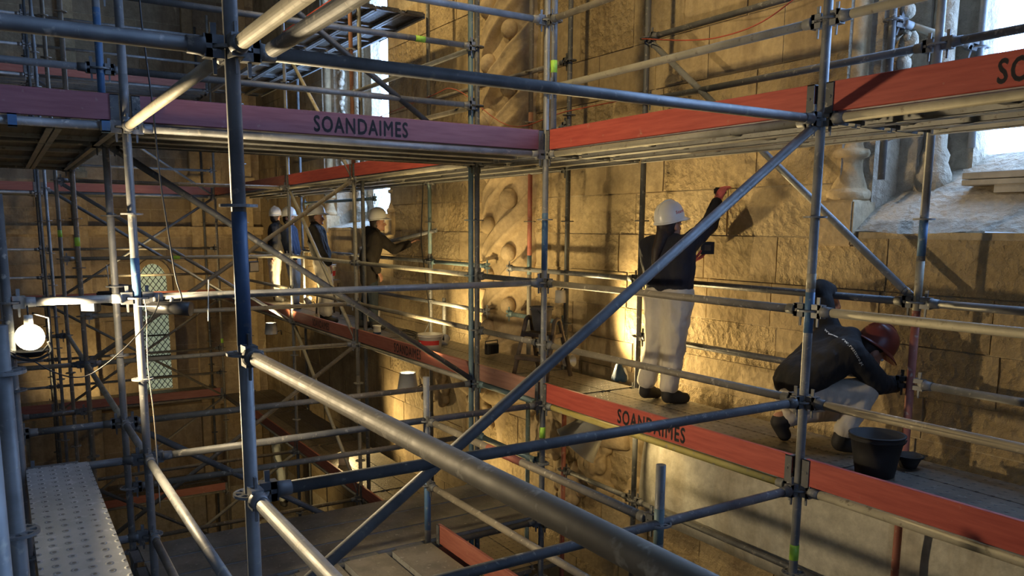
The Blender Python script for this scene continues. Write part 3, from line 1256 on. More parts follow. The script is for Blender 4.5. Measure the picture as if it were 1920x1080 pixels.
row(Y2, -1., BAYS[:2]+[('third', B, -7.5)], 'wall-side', (g, dk, g), heads=(1, 1))
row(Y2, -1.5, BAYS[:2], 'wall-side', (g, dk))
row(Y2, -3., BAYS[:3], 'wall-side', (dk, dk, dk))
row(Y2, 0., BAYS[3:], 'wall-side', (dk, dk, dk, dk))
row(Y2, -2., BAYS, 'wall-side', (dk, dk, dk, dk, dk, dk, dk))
ledger((C_, Y2, 1.), (D, Y2, 1.), 'brown inner rail with a red cord, level with the top blue ledgers', tn)
ledger((-7.86, Y2, -1.), (D, Y2, -1.), 'grey inner rail ending in a blue head by the twisted column', tl)
ledger((-7.86, Y2, -1.52), (E_, Y2, -1.52), 'grey lower inner rail ending in a blue head by the twisted column', g)
ledger((-7.5, Y2, -1.5), (C_, Y2, -1.5), 'short grey rail ending at the twisted column above the step ladder', tl)
ledger((-7.46, Y2, .22), (C_, Y2, .42), 'short stub of grey tube in front of the carved column', g, (0, 1))
ledger((D, Y2, -1.), (F_, Y2, -1.), 'dark inner rail running behind the workers at the far end', dk)
ledger((-11.2, Y2+.05, -.15), (F_, Y2+.05, -.15), 'blue cross tube in front of the far window', 'teal_paint')
# tubes across the picture, from the wall towards the left
CROSS = [
    ((A, Y0, 0.), (A, Y1, 0.), 'big blue-grey ledger crossing the top of the picture', g),
    ((A, Y0, -1.5), (A, Y1, -1.5), 'dark ledger rising right from the near post to the kneeling worker', dk),
    ((A, Y0, -2.), (A, Y1, -2.), 'dark ledger at the bottom holding the short stub post', dk),
    ((A, -1.6, 0.), (A, Y0, 0.), 'broad dark blue ledger across the upper left corner', dk),
    ((B, Y0, -1.), (B, Y1, -1.), 'blue ledger across the middle of the picture', g),
    ((B, .02, -1.), (B, Y0, -1.), 'ledger lit white above the bare bulb', g),
    ((B, Y0, 0.), (B, Y1, 0.), 'bluish ledger under the purple-looking toeboard', g),
    ((B, -2.3, 0.), (B, Y0, 0.), 'blue ledger under the toeboard at upper left', g),
    ((B, Y0, 1.), (B, Y1, 1.), 'light blue ledger at the top edge left of the corner post', g),
    ((B, Y0, -2.), (B, Y1, -2.), 'dark ledger from the bulb-lit post to the ladder corner', dk),
    ((B, .02, -2.), (B, Y0, -2.), 'dark ledger carrying the end of the blue-grey plank', dk),
    ((B, Y0, -3.), (B, Y1, -3.), 'dark ledger below the brown plank walkway', dk),
    ((B, .02, -2.5), (B, Y0, -2.5), 'dark ledger beside the plank near the bottom left', dk),
    ((C_, Y0, .5), (C_, Y1, .5), 'blue-grey rail behind the purple-looking toeboard, lower of two', g),
    ((C_, Y0, 1.), (C_, Y1, 1.), 'blue-grey rail with green tape behind the purple-looking toeboard, upper of two', g),
    ((C_, -2.3, .5), (C_, Y0, .5), 'dark rail behind the left toeboard', dk),
    ((C_, Y0, 0.), (C_, Y1, 0.), 'dark ledger behind the deck with the purple-looking toeboard', dk),
    ((C_, -2.3, 0.), (C_, Y0, 0.), 'dark ledger under the middle of the upper left deck', dk),
    ((D, -1.2, 0.), (D, Y0, 0.), 'thin dark ledger under the rear edge of the upper left deck', dk),
    ((C_, Y0, -2.), (C_, Y1, -2.), 'brown ledger left of the silver lamp, below the lower deck edge', tn),
    ((C_, .0, -2.), (C_, Y0, -2.), 'dark blue ledger at left below the hanging cable', dk),
    ((C_, Y0, -2.5), (C_, Y1, -2.5), 'thin brown ledger above the brown plank walkway', tn),
    ((C_, Y0, -3.), (C_, Y1, -3.), 'dark ledger under the far edge of the brown plank walkway', dk),
    ((D, Y0, -1.5), (D, Y1, -1.5), 'pale thin ledger behind the big near post, upper', cr),
    ((D, Y0, -2.), (D, Y1, -2.), 'pale thin ledger behind the big near post, lower', cr),
    ((D, .0, -2.), (D, Y0, -2.), 'thin ledger at far left under the loose cable', tn),
    ((D, Y0, -4.), (D, Y1, -4.), 'thin brown ledger above the lower walkway, near one', tn),
    ((D, .0, -2.5), (D, Y0, -2.5), 'thin dark ledger at left just under the loose cable', dk),
    ((E_, Y0, -4.), (E_, Y1, -4.), 'thin brown ledger in front of the grey-clad worker', tn),
    ((E_, .0, -2.), (E_, Y0, -2.), 'thin ledger behind the bare bulb', tn),
    ((E_, Y0, -1.), (E_, Y1, -1.), 'thin pale rail with green tape across the lancet', cr),
    ((E_, Y0, 0.), (E_, Y1, 0.), 'thin brown ledger left of the standing workers, above their heads', tn),
]
for i, (p, q, lb, m) in enumerate(CROSS):
    ledger(p, q, lb, m, tape=.80 if i == 14 else (.45 if 'green tape across' in lb else None))
LONG = [
    ((A, Y0, 0.), (1.2, Y0, 0.), 'large pale tube leaving the near post towards the top', cr),
    ((A, Y0, -1.), (1.2, Y0, -1.), 'largest tube, running from the near post to the lower right corner', tn),
    ((A, Y0, -1.5), (1.2, Y0, -1.5), 'second large tube leaving the near post at the bottom', g),
    ((B, Y0, 0.), (A, Y0, 0.), 'cream chipped tube slanting between the two left posts', 'galv_cream'),
    ((B, Y0, -2.), (A, Y0, -2.), 'grey tube slanting to the bottom edge, upper of two', g),
    ((B, Y0, -2.5), (A, Y0, -2.5), 'grey tube slanting to the bottom edge, lower of two', g),
    ((B, Y0, -2.), (C_, Y0, -2.), 'short blue tube between the bulb-lit post and the one behind', 'galv'),
    ((C_, Y0, -2.), (D, Y0, -2.), 'pale tube slanting down behind the bulb-lit post', cr),
    ((D, Y0, -2.), (E_, Y0, -2.), 'farther pale tube slanting down in the left background', cr),
    ((B, Y0, 0.), (C_, Y0, 0.), 'pale ledger under the left end of the upper deck', tn),
    ((C_, Y0, 0.), (D, Y0, 0.), 'cream ledger running back from the upper left deck', cr),
    ((B, 2.625, -2.), (A, 2.64, -2.), 'red and cream ledger between the two short posts', 'galv_tan'),
    ((B, 2.625, -2.5), (A, 2.64, -2.5), 'brown ledger below the red one, between the short posts', 'galv_tan'),
]
for p, q, lb, m in LONG:
    ledger(p, q, lb, m, band=(.9, 1.3, 'redbrown') if 'red and cream' in lb else None)
ledger((-2.66, .785, -.012), (1.2, .785, -.012), 'dark blue tube with a flattened end beside the large pale tube', dk, (0, 0))
# diagonals
BR = [
    ((A, Y1, 0.), (A, Y0, -2.), 'long blue-grey brace crossing the woman to the bottom', g),
    ((C_, Y0, 0.), (C_, Y1, -2.), 'long dark brace from upper left to the paint bucket', dk),
    ((C_, Y0, -2.), (C_, Y1, -4.), 'dark brace behind the near post low down', dk),
    ((A, Y2, -1.), (B, Y2, 1.), 'blue-edged brace above the kneeling worker', g),
    ((E_, Y1, 0.), (D, Y1, -2.), 'pale brace in front of the three standing workers', cr),
    ((E_, Y1, -2.), (D, Y1, -4.), 'pale brace below the three standing workers', cr),
    ((E_, Y1, 2.), (D, Y1, 0.), 'thin brace under the bluish topmost deck', cr),
    ((C_, Y0, 2.), (C_, Y1, 0.), 'grey brace behind the top blue ledger', dk),
    ((D, Y1, 0.), (D, Y0, -2.), 'tan brace rising right across the lancet to the standing workers', tn),
    ((D, Y1, -2.), (D, Y0, -4.), 'tan brace crossing the near post low down', tn),
    ((E_, Y0, 0.), (E_, Y1, -2.), 'blue thin brace falling right above the lancet, upper of two', g),
    ((F_, Y0, 0.), (F_, Y1, -2.), 'blue thin brace falling right above the lancet, lower of two', g),
    ((G, Y0, 2.), (G, Y1, 0.), 'thin light brace under the deck with the purple-looking toeboard', g),
    ((G, Y1, -2.), (G, Y0, -4.), 'thin brace of the end-wall scaffold below the lancet head', tn),
    ((G, Y0, -2.), (G, Y1, -4.), 'thin crossed brace of the end-wall scaffold below the lancet', tn),
    ((G, Y1, -4.), (G, Y0, -6.), 'lowest thin brace of the end-wall scaffold', tn),
    ((G, Y1, 0.), (G, Y0, -2.), 'thin bluish brace rising right above the lancet', g),
    ((E_, Y0, -4.), (E_, Y1, -6.), 'thin dark brace behind the brown plank walkway', dk),
    ((E_, Y1, -4.), (E_, Y0, -6.), 'thin pale brace catching lamp light left of the near post', cr),
    ((-12.0, Y2+.1, -.9), (-9.15, Y2, -.6), 'slanting tube on the wall beside the coated worker', g),
]
for p, q, lb, m in BR:
    brace(p, q, lb, m)
ledger((-3.42, 5.2, .83), (-3.10, 5.72, .66), 'bright short tube between the two window posts', cr)
# end-wall scaffold
for z in (2., 0., -2., -4., -6.):
    lv = {2.: 'topmost', 0.: 'upper', -2.: 'middle', -4.: 'lower', -6.: 'lowest'}[z]
    for xx, nm in ((G, 'front'), (H, 'rear')):
        ledger((xx, -.8, z), (xx, Y0, z), f'{nm} ledger of the {lv} end-wall deck, left bay', g if xx == G else dk, (0, 1))
        ledger((xx, Y0, z), (xx, Y1, z), f'{nm} ledger of the {lv} end-wall deck, lancet bay', g if z >= 0 else tn)
    toeboard((G, -.8, z), (G, Y0, z), f'far dull red toeboard of the {lv} end-wall deck, left bay', 'dull_red_board')
    toeboard((G, Y0, z), (G, Y1, z), f'far dull red toeboard of the {lv} end-wall deck, lancet bay', 'dull_red_board')
    deck(G, -.8, H, Y0, z, 3, f'of the {lv} end-wall deck, left bay', 'Y', words=('front', 'middle', 'rear'))
    deck(G, Y0, H, Y1, z, 3, f'of the {lv} end-wall deck, lancet bay', 'Y', words=('front', 'middle', 'rear'))
    for dz in ((.5, 1.) if z > -6 else ()):
        ledger((G, Y0, z+dz), (G, Y1, z+dz), f'{"lower" if dz == .5 else "upper"} rail of the {lv} end-wall deck, lancet bay', g if z >= 0 else tn)
        ledger((G, -.8, z+dz), (G, Y0, z+dz), f'{"lower" if dz == .5 else "upper"} rail of the {lv} end-wall deck, left bay', g, (0, 1))

# toeboards of the wall scaffold
TB = [
    (0., ((1.6, A), (A, B), None, (C_, D), (D, E_), (E_, F_), (F_, G)), 'upper'),
    (-2., ((1.6, A), (A, B), (B, C_), (C_, D), (D, E_), (E_, F_), (F_, G)), 'lower'),
]
for z, bays, nm in TB:
    for i, b in enumerate(bays):
        if b is None:
            continue
        xa, xb = b[1], b[0]
        nb = ('first', 'second', 'third', 'fourth', 'fifth', 'sixth', 'seventh')[i]
        m = 'red_board' if (i < 2 or (z == 0 and i < 5)) else ('pink_board' if i == 2 else 'dull_red_board')
        tx = None
        kw = {}
        if z == -2. and i == 1:
            kw = dict(text='SOANDAIMES', tpos=((-4.0)-xa)/(xb-xa))
        elif z == 0. and i == 0:
            kw = dict(text='SOANDAIMES', tpos=((-1.565)-xa)/(xb-xa))
        elif z == -2. and i in (3, 4):
            kw = dict(text='SOANDAIMES', tpos=.5)
        toeboard((xa, Y1-.005, z), (xb, Y1-.005, z), f'{"red" if m == "red_board" else ("pinkish unpainted" if m == "pink_board" else "dull red")} toeboard of the {nm} deck, {nb} bay from right' + (', with lettering' if kw else ''), m, **kw)
for (xa, xb, nb) in ((D, C_, 'fourth'), (E_, D, 'fifth'), (F_, E_, 'sixth')):
    toeboard((xa, Y1-.005, -4.), (xb, Y1-.005, -4.), f'dull red toeboard two metres below the lower deck, {nb} bay', 'dull_red_board')
toeboard((B+.0, Y0, 0.), (B+.0, Y1, 0.), 'purple-looking toeboard with lettering across the upper left', 'red_board_blue_tint', 'SOANDAIMES', (2.155-Y0)/(Y1-Y0), -1)
toeboard((B, -2.3, 0.), (B, Y0, 0.), 'purple-looking toeboard at the left edge over blue clips', 'red_board_blue_tint')
toeboard((B, 2.70, -3.), (A-.6, 2.70, -3.), 'short faded red toeboard low at the centre', 'dull_red_board')
toeboard((D-.1, Y1-.005, 2.), (E_, Y1-.005, 2.), 'red toeboard of the topmost deck behind the near post', 'red_board')
# decks
for i, (nm, xa, xb) in enumerate(BAYS):
    if i != 99:
        deck(xb, Y1+.01, xa, Y2-.02, 0., 3, f'of the upper deck, {nm} bay from right', ribs=i < 5)
    deck(xb, Y1+.01, xa, Y2-.02, -2., 3, f'of the lower deck, {nm} bay from right')
    if i > 3:
        deck(xb, Y1+.01, xa, Y2-.02, 2., 3, f'of the topmost deck, {nm} bay from right', ribs=True)
    if i > 2:
        deck(xb, Y1+.01, xa, Y2-.02, -4., 3, f'two metres below the lower deck, {nm} bay from right')
deck(F_, Y1+.01, E_, Y2-.02, -6., 3, 'under the grey-clad worker, far below')
deck(B-.02, Y0, C_+.02, Y1-.03, 0., 3, 'of the cross deck with the purple-looking toeboard', 'Y', ribs=True, words=('front', 'middle', 'rear'))
deck(C_, Y0-.04, B-.03, -.66, -.01, 4, 'of the upper left deck, front bay seen from below', 'X', ribs=True, words=('right', 'second', 'third', 'left'))
deck(D, Y0-.04, C_, -.66, -.01, 4, 'of the upper left deck, rear bay seen from below', 'X', ribs=True, words=('right', 'second', 'third', 'left'))
deck(B-.02, Y0, C_+.02, Y1-.03, -3., 3, 'of the brown walkway low in the picture', 'Y', words=('front', 'middle', 'rear'), top='plank_steel')
deck(B, .8, A, 2.66, -3.0, 5, 'of the low deck at the bottom centre', 'X', words=('first', 'second', 'third', 'fourth', 'fifth'), top='plank_steel')
deck(-5.25, .03, -2.70, .365, -1.99, 1, 'lit blue at the lower left corner', 'X', top='plank_blue_grey', words=('perforated',))
deck(E_, .0, D, .33, -3.9, 1, 'pale and small beyond the blue-lit plank', 'X', top='plank_blue_grey', words=('single',))
# blue clips on the ledger at upper left
for i, y in enumerate((-.62, -.18, .12, .58)):
    bm = bmesh.new()
    box(bm, (-.03, -.022, -.035), (.036, .022, -.028))
    box(bm, (.028, -.022, -.035), (.036, .022, .035))
    box(bm, (-.03, -.022, .028), (.036, .022, .035))
    o = obj('ledger_clip', mesh_of(bm, 'blue_paint'), None, (B, y, 0))
    tag(o, ('first', 'second', 'third', 'fourth')[i]+' blue clip from left on the ledger at upper left', 'clip')

# ------------------------------------------------------------------ lamps, buckets, tools
def bucket(label, x, y, z, r0, r1, h, mat, handle=True, name='bucket', cat='bucket', tilt=0):
    o = thing(name, label, cat, (x, y, z), (tilt, 0, random.uniform(0, 6)))
    bm = bmesh.new()
    lathe(bm, [(.0, 0), (r0, 0), (r0+(r1-r0)*.5, h*.5), (r1-.004, h*.86), (r1+.006, h*.87), (r1+.006, h*.90), (r1, h*.91), (r1, h*.97), (r1+.009, h*.975), (r1+.009, h), (r1-.006, h), (r0-.006, .012), (0, .012)], 32)
    obj('pail', mesh_of(bm, mat), o)
    if handle:
        bm = bmesh.new()
        tube(bm, [((r1+.008)*math.cos(t), -.02-.5*h*math.sin(t)*.5, h*.9-.35*h*math.sin(t)) for t in [PI*i/14 for i in range(15)]], .003, 6)
        obj('handle', mesh_of(bm, 'iron'), o)
    return o


bb = bucket('large black rubber bucket beside the kneeling worker', -2.64, 4.16, -1.955, .105, .145, .24, 'black_rubber')
bm = bmesh.new()
lathe(bm, [(0, .16), (.115, .16)], 24)
obj('murky_water', mesh_of(bm, 'black_plastic'), bb)
bl = bucket('small black bowl on the deck behind the black bucket', -2.62, 4.46, -1.955, .045, .075, .075, 'black_rubber', False, 'bowl', 'bowl')
wb = bucket('white paint bucket with a red printed band on the lower deck', -8.02, 4.02, -1.955, .118, .135, .21, 'white_plastic', False)
wb.rotation_euler = (0, 0, 0)
bm = bmesh.new()
seg = 30
for z0_, z1_, a0, a1 in ((.095, .145, -2.6, .35), (.07, .096, -2.6, -1.45)):
    ra = .118+.017*.55+.0035
    lo = [bm.verts.new((ra*math.cos(a0+(a1-a0)*i/seg), ra*math.sin(a0+(a1-a0)*i/seg), z0_)) for i in range(seg+1)]
    hi = [bm.verts.new(((ra+.003)*math.cos(a0+(a1-a0)*i/seg), (ra+.003)*math.sin(a0+(a1-a0)*i/seg), z1_)) for i in range(seg+1)]
    for i in range(seg):
        bm.faces.new((lo[i], lo[i+1], hi[i+1], hi[i]))
obj('red_label', mesh_of(bm, 'red_print'), wb)['label'] = 'red printed band'


def wrap_text(body, size, mat, r, a_mid, z, parent):
    me = text_mesh(body, size, mat, .0008).copy()
    for v in me.vertices:
        a = a_mid+v.co.x/r
        v.co = Vector((r*math.cos(a), r*math.sin(a), z+v.co.y))
    o_ = obj('lettering', me, parent)
    o_['label'] = 'printed lettering'
    return o_


wrap_text('ICRIL', .045, 'white_plastic', .1345, -2.02, .104, wb)
wrap_text('JF', .034, 'white_plastic', .1345, -1.42, .106, wb)
gb = bucket('dark grey bucket standing on the step ladder', -6.19, 4.27, -1.52, .075, .105, .225, 'bucket_grey')
can = bucket('small white can with a blue base near the coated worker', -9.72, 4.10, -1.955, .05, .05, .12, 'white_plastic', False, 'paint_can', 'can')
bm = bmesh.new()
lathe(bm, [(.0515, .005), (.0515, .035)], 20)
obj('blue_band', mesh_of(bm, 'blue_cloth'), can)
b2 = bucket('white and red bucket behind the legs of the waiting workers', -12.45, 4.42, -1.40, .11, .135, .24, 'white_plastic')
bm = bmesh.new()
lathe(bm, [(.1235, .06), (.131, .14)], 24)
obj('red_label', mesh_of(bm, 'red_print'), b2)
st = thing('stool', 'dark stool under the white and red bucket', 'stool', (-12.45, 4.42, -1.955))
bm = bmesh.new()
box(bm, (-.16, -.16, .51), (.16, .16, .55))
obj('seat', mesh_of(bm, 'old_wood'), st)
for sx in (-1, 1):
    for sy in (-1, 1):
        bm = bmesh.new()
        tube(bm, [(sx*.12, sy*.12, .51), (sx*.15, sy*.15, 0)], .014, 8)
        obj('leg', mesh_of(bm, 'old_wood'), st)
b3 = bucket('whitish bucket behind the coated worker on the deck', -10.75, 4.45, -1.955, .11, .135, .26, 'white_plastic')
b4 = bucket('small white pot on the dim deck far below', -10.75, 3.98, -3.955, .07, .085, .16, 'white_plastic', False, 'pot', 'pot')

# trestle step ladder
sl = thing('step_ladder', 'low dark step ladder carrying the grey bucket on the lower deck', 'ladder', (-6.17, 4.27, -1.957), (0, 0, math.radians(20)))
for s in (-1, 1):
    bm = bmesh.new()
    pts = [(s*.19, -.20, 0), (s*.165, -.05, .50)]+[(s*.165, .05*math.sin(t), .50+.055*math.cos(t)) for t in [-PI/2+PI*i/6 for i in range(1, 6)]]+[(s*.165, .05, .50), (s*.19, .20, 0)]
    tube(bm, pts, .021, 10)
    obj('side_frame', mesh_of(bm, 'old_wood'), sl)
for z, y, w in ((.19, -.15, .055), (.40, 0, .10)):
    bm = bmesh.new()
    box(bm, (-.18, y-w, z-.02), (.18, y+w, z+.02))
    bmesh.ops.bevel(bm, geom=bm.edges[:], offset=.006, segments=1, affect='EDGES')
    obj('step', mesh_of(bm, 'old_wood'), sl)
for z, y in ((.19, .145),):
    bm = bmesh.new()
    tube(bm, [(-.185, y, z), (.185, y, z)], .013, 8)
    obj('cross_bar', mesh_of(bm, 'old_wood'), sl)


def flood(label, x, y, z, yaw, pitch, w=.16, lit=True):
    o = thing('flood_lamp', label, 'lamp', (x, y, z), (pitch, 0, yaw))
    bm = bmesh.new()
    box(bm, (-w/2, -.03, -w*.36), (w/2, .03, w*.36))
    bmesh.ops.bevel(bm, geom=bm.edges[:], offset=.006, segments=1, affect='EDGES')
    for k in range(6):
        box(bm, (-w*.4+k*w*.15, .03, -w*.3), (-w*.4+k*w*.15+.006, .05, w*.3))
    obj('housing', mesh_of(bm, 'black_plastic'), o)
    bm = bmesh.new()
    box(bm, (-w*.40, -.034, -w*.28), (w*.40, -.030, w*.28))
    obj('lamp_glass', mesh_of(bm, 'led_face' if lit else 'zinc'), o)
    bm = bmesh.new()
    tube(bm, [(-w*.56, 0, 0), (-w*.56, 0, w*.55), (w*.56, 0, w*.55), (w*.56, 0, 0)], .006, 6)
    obj('bracket', mesh_of(bm, 'black_plastic'), o)
    return o


def cone_lamp(label, x, y, z, r0, r1, h, tilt, lit=True):
    o = thing('flood_lamp', label, 'lamp', (x, y, z), tilt)
    bm = bmesh.new()
    lathe(bm, [(0, 0), (r0, 0), (r0, .01), (r1, h), (r1+.004, h), (r1-.006, h-.002), (r0-.006, .014), (0, .014)], 28)
    obj('reflector', mesh_of(bm, 'zinc'), o)
    if lit:
        bm = bmesh.new()
        lathe(bm, [(0, h-.012), (r1-.012, h-.012)], 24)
        obj('lamp_glass', mesh_of(bm, 'lamp_face'), o)
    bm = bmesh.new()
    tube(bm, [(0, r0, .03), (0, r0+.05, .05), (0, r0+.06, -.02)], .008, 8)
    obj('clamp_arm', mesh_of(bm, 'black_plastic'), o)
    return o


cone_lamp('silver cone lamp shining up beside the lower deck edge, nearer one', -7.17, 3.34, -2.18, .105, .078, .19, (0, 0, 0))
cone_lamp('star-bright silver cone lamp below the waiting workers', -11.92, 3.34, -2.15, .095, .075, .17, (0, 0, 0))
cone_lamp('large unlit silver reflector hanging under the lower deck', -5.28, 4.25, -2.20, .10, .21, .30, (PI*.82, .45, 0), False)
flood('dark floodlight at the foot of the twisted column', -7.42, 4.46, -1.87, -1.35, 0, .16, False)
cone_lamp('small cup lamp tucked behind the white paint bucket', -8.46, 4.42, -1.955, .045, .06, .12, Vector((-.7, .5, .6)).to_track_quat('Z', 'Y'), False)
cone_lamp('cup lamp standing behind the step ladder at the wall', -6.26, 4.60, -1.86, .045, .055, .10, Vector((1, .35, .25)).to_track_quat('Z', 'Y'), False)
cone_lamp('lamp hidden behind the waiting workers', -14.2, 4.68, -1.955, .05, .07, .12, (0, -.6, 0), True)
cl = thing('clamp_cup', 'cream cup hung on the wall-side post above the ladder', 'cup', (C_-.0, Y2-.07, -1.29))
bm = bmesh.new()
lathe(bm, [(0, 0), (.055, 0), (.05, .12), (.0, .12)], 20)
obj('cup', mesh_of(bm, 'white_plastic'), cl)
bm = bmesh.new()
tube(bm, [(0, 0, .12), (0, .045, .16)], .006, 6)
obj('hook', mesh_of(bm, 'iron'), cl)
# blue-white dust mask hung on wall
bg_ = thing('dust_bag', 'small blue and white bag leaning at the lit wall foot', 'bag', (-5.62, 4.74, -1.955), (0, 0, .6))
bm = bmesh.new()
hull(bm, (0, 0, .03), (.01, .01, .13), .045, .030)
hull(bm, (.05, .01, .025), (.02, .02, .10), .04, .025)
hull(bm, (-.04, .02, .025), (-.01, .02, .15), .03, .015)
obj('bag', fuse(bm, 'blue_cloth', .01, 2, .02), bg_)
bm = bmesh.new()
hull(bm, (.075, .02, .02), (.055, .03, .11), .02, .014)
obj('white_cloth', fuse(bm, 'paper', .008, 2, .01), bg_)
# bare bulb
bu = thing('bare_bulb', 'glowing bare bulb hanging from the ledger at far left', 'lamp', (B+.05, .115, -1.03))
bm = bmesh.new()
lathe(bm, [(0, -.04), (.022, -.04), (.024, -.10), (0, -.10)], 16)
obj('socket', mesh_of(bm, 'white_plastic'), bu)
bm = bmesh.new()
ellipsoid(bm, (.0, 0, -.165), .075, .075, .075, None, 3)
obj('glass_globe', mesh_of(bm, 'bulb_glass', True), bu)
bm = bmesh.new()
tube(bm, [(0, 0, -.04), (-.02, 0, .0), (-.05, 0, .03)], .005, 6)
obj('lead', mesh_of(bm, 'black_plastic'), bu)
bm = bmesh.new()
lathe(bm, [(0, -.275), (.05, -.275), (.085, -.245), (.09, -.24), (.05, -.262), (0, -.262)], 20)
tube(bm, [(.0, .05, -.26), (0, .10, -.20), (0, .10, -.06), (0, .02, -.03)], .006, 6)
obj('dish', mesh_of(bm, 'black_plastic'), bu)


flood('small black floodlight with a lit glass left of the bulb-lit post', C_+.03, .52, -1.13, .9, 0, .12)
flood('black floodlight with a pale glass right of the near post', -9.3, 2.42, -1.02, 2.2, 0, .17, False)
sp = thing('spot_lamp', 'black tubular spot lamp under the middle blue ledger', 'lamp', (B+.06, .86, -1.05), (0, 0, 1.0))
bm = bmesh.new()
tube(bm, [(-.13, 0, -.005), (.13, 0, -.02)], [.034, .045], 16)
obj('housing', mesh_of(bm, 'black_plastic'), sp)
bm = bmesh.new()
tube(bm, [(.0, 0, .0), (.02, 0, .05)], .01, 8)
obj('clamp_arm', mesh_of(bm, 'zinc'), sp)
bm = bmesh.new()
box(bm, (-.16, -.07, .0), (-.02, -.066, .004))
obj('barn_flap', mesh_of(bm, 'zinc'), sp)
pj = thing('machine_box', 'dark equipment box with antenna on the far left rail', 'equipment', (D+.05, 1.05, -1.40), (0, 0, .4))
bm = bmesh.new()
box(bm, (-.30, -.10, 0), (.30, .10, .14))
bmesh.ops.bevel(bm, geom=bm.edges[:], offset=.012, segments=2, affect='EDGES')
obj('case', mesh_of(bm, 'black_plastic'), pj)
bm = bmesh.new()
box(bm, (-.10, -.06, .14), (.26, .06, .22))
obj('upper_case', mesh_of(bm, 'bucket_grey'), pj)
bm = bmesh.new()
tube(bm, [(-.2, 0, .14), (-.23, 0, .42)], .005, 6)
obj('antenna', mesh_of(bm, 'zinc'), pj)


def cable(label, pts, mat, r=.005, name='cable', cat='cable'):
    ps = [Vector(p) for p in pts]
    out = []
    for i in range(len(ps)-1):
        a, b, c, d = ps[max(i-1, 0)], ps[i], ps[i+1], ps[min(i+2, len(ps)-1)]
        for k in range(6):
            t = k/6
            out.append(.5*((2*b)+(c-a)*t+(2*a-5*b+4*c-d)*t*t+(3*b-a-3*c+d)*t**3))
    out.append(ps[-1])
    bm = bmesh.new()
    tube(bm, out, r, 6)
    return tag(obj(name, mesh_of(bm, mat)), label, cat)


X = B+.10
cable('black cable hanging from the top past the purple-looking toeboard to the spot lamp',
      [(X, .789, 1.2), (X, .789, .699), (X, .806, .382), (X, .825, .116), (X, .841, -.278), (X, .868, -.589), (X, .897, -.876), (X, .925, -1.0), (X, .905, -1.06)], 'black_plastic', .0055)
cable('thin brown cable looping from the blue ledger down to the left edge', [(X, .80, -.97), (X, .77, -1.08), (X, .62, -1.26), (X, .45, -1.40), (X, .34, -1.44), (X, .22, -1.40), (X, .10, -1.31), (X, .0, -1.26)], 'black_plastic', .004)
cable('beige cable hanging straight beside the bulb-lit post', [(X, .715, -1.0), (X, .722, -1.1), (X, .712, -1.4), (X, .728, -1.75), (X, .73, -2.3)], 'beige_cord', .0038)
cable('thick black cable curling under the bulb', [(X, -.02, -1.25), (X, .04, -1.30), (X, .13, -1.32), (X, .21, -1.28), (X, .20, -1.22)], 'black_rubber', .008)
cable('white tie dangling from the middle blue ledger', [(X-.06, 1.10, -.9), (X-.06, 1.09, -1.05), (X-.06, 1.085, -1.16)], 'paper', .004, 'cable_tie', 'tie')
cable('red cord sagging between the upper wall-side posts', [(B, 4.64, .99), (-4.79, 4.62, .88), (-4.40, 4.6, .83), (-4.01, 4.6, .86), (-3.6, 4.62, 1.02), (A, 4.64, 1.3)], 'red_cord', .005, 'cord', 'cord')
cable('red cord wound along the rails by the twisted column', [(B, 4.66, .53), (-6.39, 4.66, .53), (-7.4, 4.66, .5), (-8.6, 4.68, 1.03), (D, 4.68, 1.04), (E_, 4.66, .9)], 'red_cord', .005, 'cord', 'cord')
cable('black cable from the wall-side post down to the paint bucket', [(-9.42, 4.66, .45), (-9.44, 4.64, -.2), (-9.45, 4.62, -.75), (-9.3, 4.6, -1.2), (-9.0, 4.5, -1.7), (-8.9, 4.35, -1.93), (-8.3, 4.25, -1.94)], 'black_plastic', .007)
cable('coiled grey cable lying on the deck near the coated worker', [(-9.1, 4.35, -1.94), (-9.4, 4.5, -1.94), (-9.8, 4.52, -1.94), (-9.6, 4.38, -1.935), (-9.2, 4.42, -1.935), (-9.5, 4.56, -1.935), (-9.9, 4.6, -1.94)], 'black_plastic', .007)
sg = obj('warning_strip', None)
tag(sg, 'small red and white tag on the upper rail', 'tag')
sg.location = (D+.04, Y2-.02, .33)
bm = bmesh.new()
box(bm, (-.07, -.03, -.035), (.07, -.026, .035))
obj('plate', mesh_of(bm, 'paper'), sg)
bm = bmesh.new()
box(bm, (.01, -.032, -.03), (.06, -.0305, .02))
obj('red_mark', mesh_of(bm, 'orange_tag'), sg)
# loose board on the sill of the near window and a sheet of paper below the deck
lb = thing('timber_board', 'grey timber board lying along the sill of the near window', 'board', (-2.95, 5.36, -.275), (0, 0, 0))
bm = bmesh.new()
box(bm, (0, 0, 0), (1.6, .16, .035))
box(bm, (0, .0, .04), (1.6, .13, .085))
bmesh.ops.bevel(bm, geom=bm.edges[:], offset=.004, segments=1, affect='EDGES')
obj('board', mesh_of(bm, 'pale_board'), lb)
bm = bmesh.new()
box(bm, (.2, .02, -.05), (1.4, .10, 0))
obj('batten', mesh_of(bm, 'pale_board'), lb)
bm = bmesh.new()
vv = [bm.verts.new(p) for p in ((-.12, 0, -.10), (.10, -.01, -.13), (.13, -.015, .08), (-.09, .0, .12), (0, -.03, 0))]
for a, b in ((0, 1), (1, 2), (2, 3), (3, 0)):
    bm.faces.new((vv[a], vv[b], vv[4]))
bmesh.ops.solidify(bm, geom=bm.faces[:], thickness=.002)
tag(obj('paper_sheet', mesh_of(bm, 'paper'), None, (-8.45, YW-.24, -2.62)), 'white paper stuck on the carved ledge below the deck', 'paper')

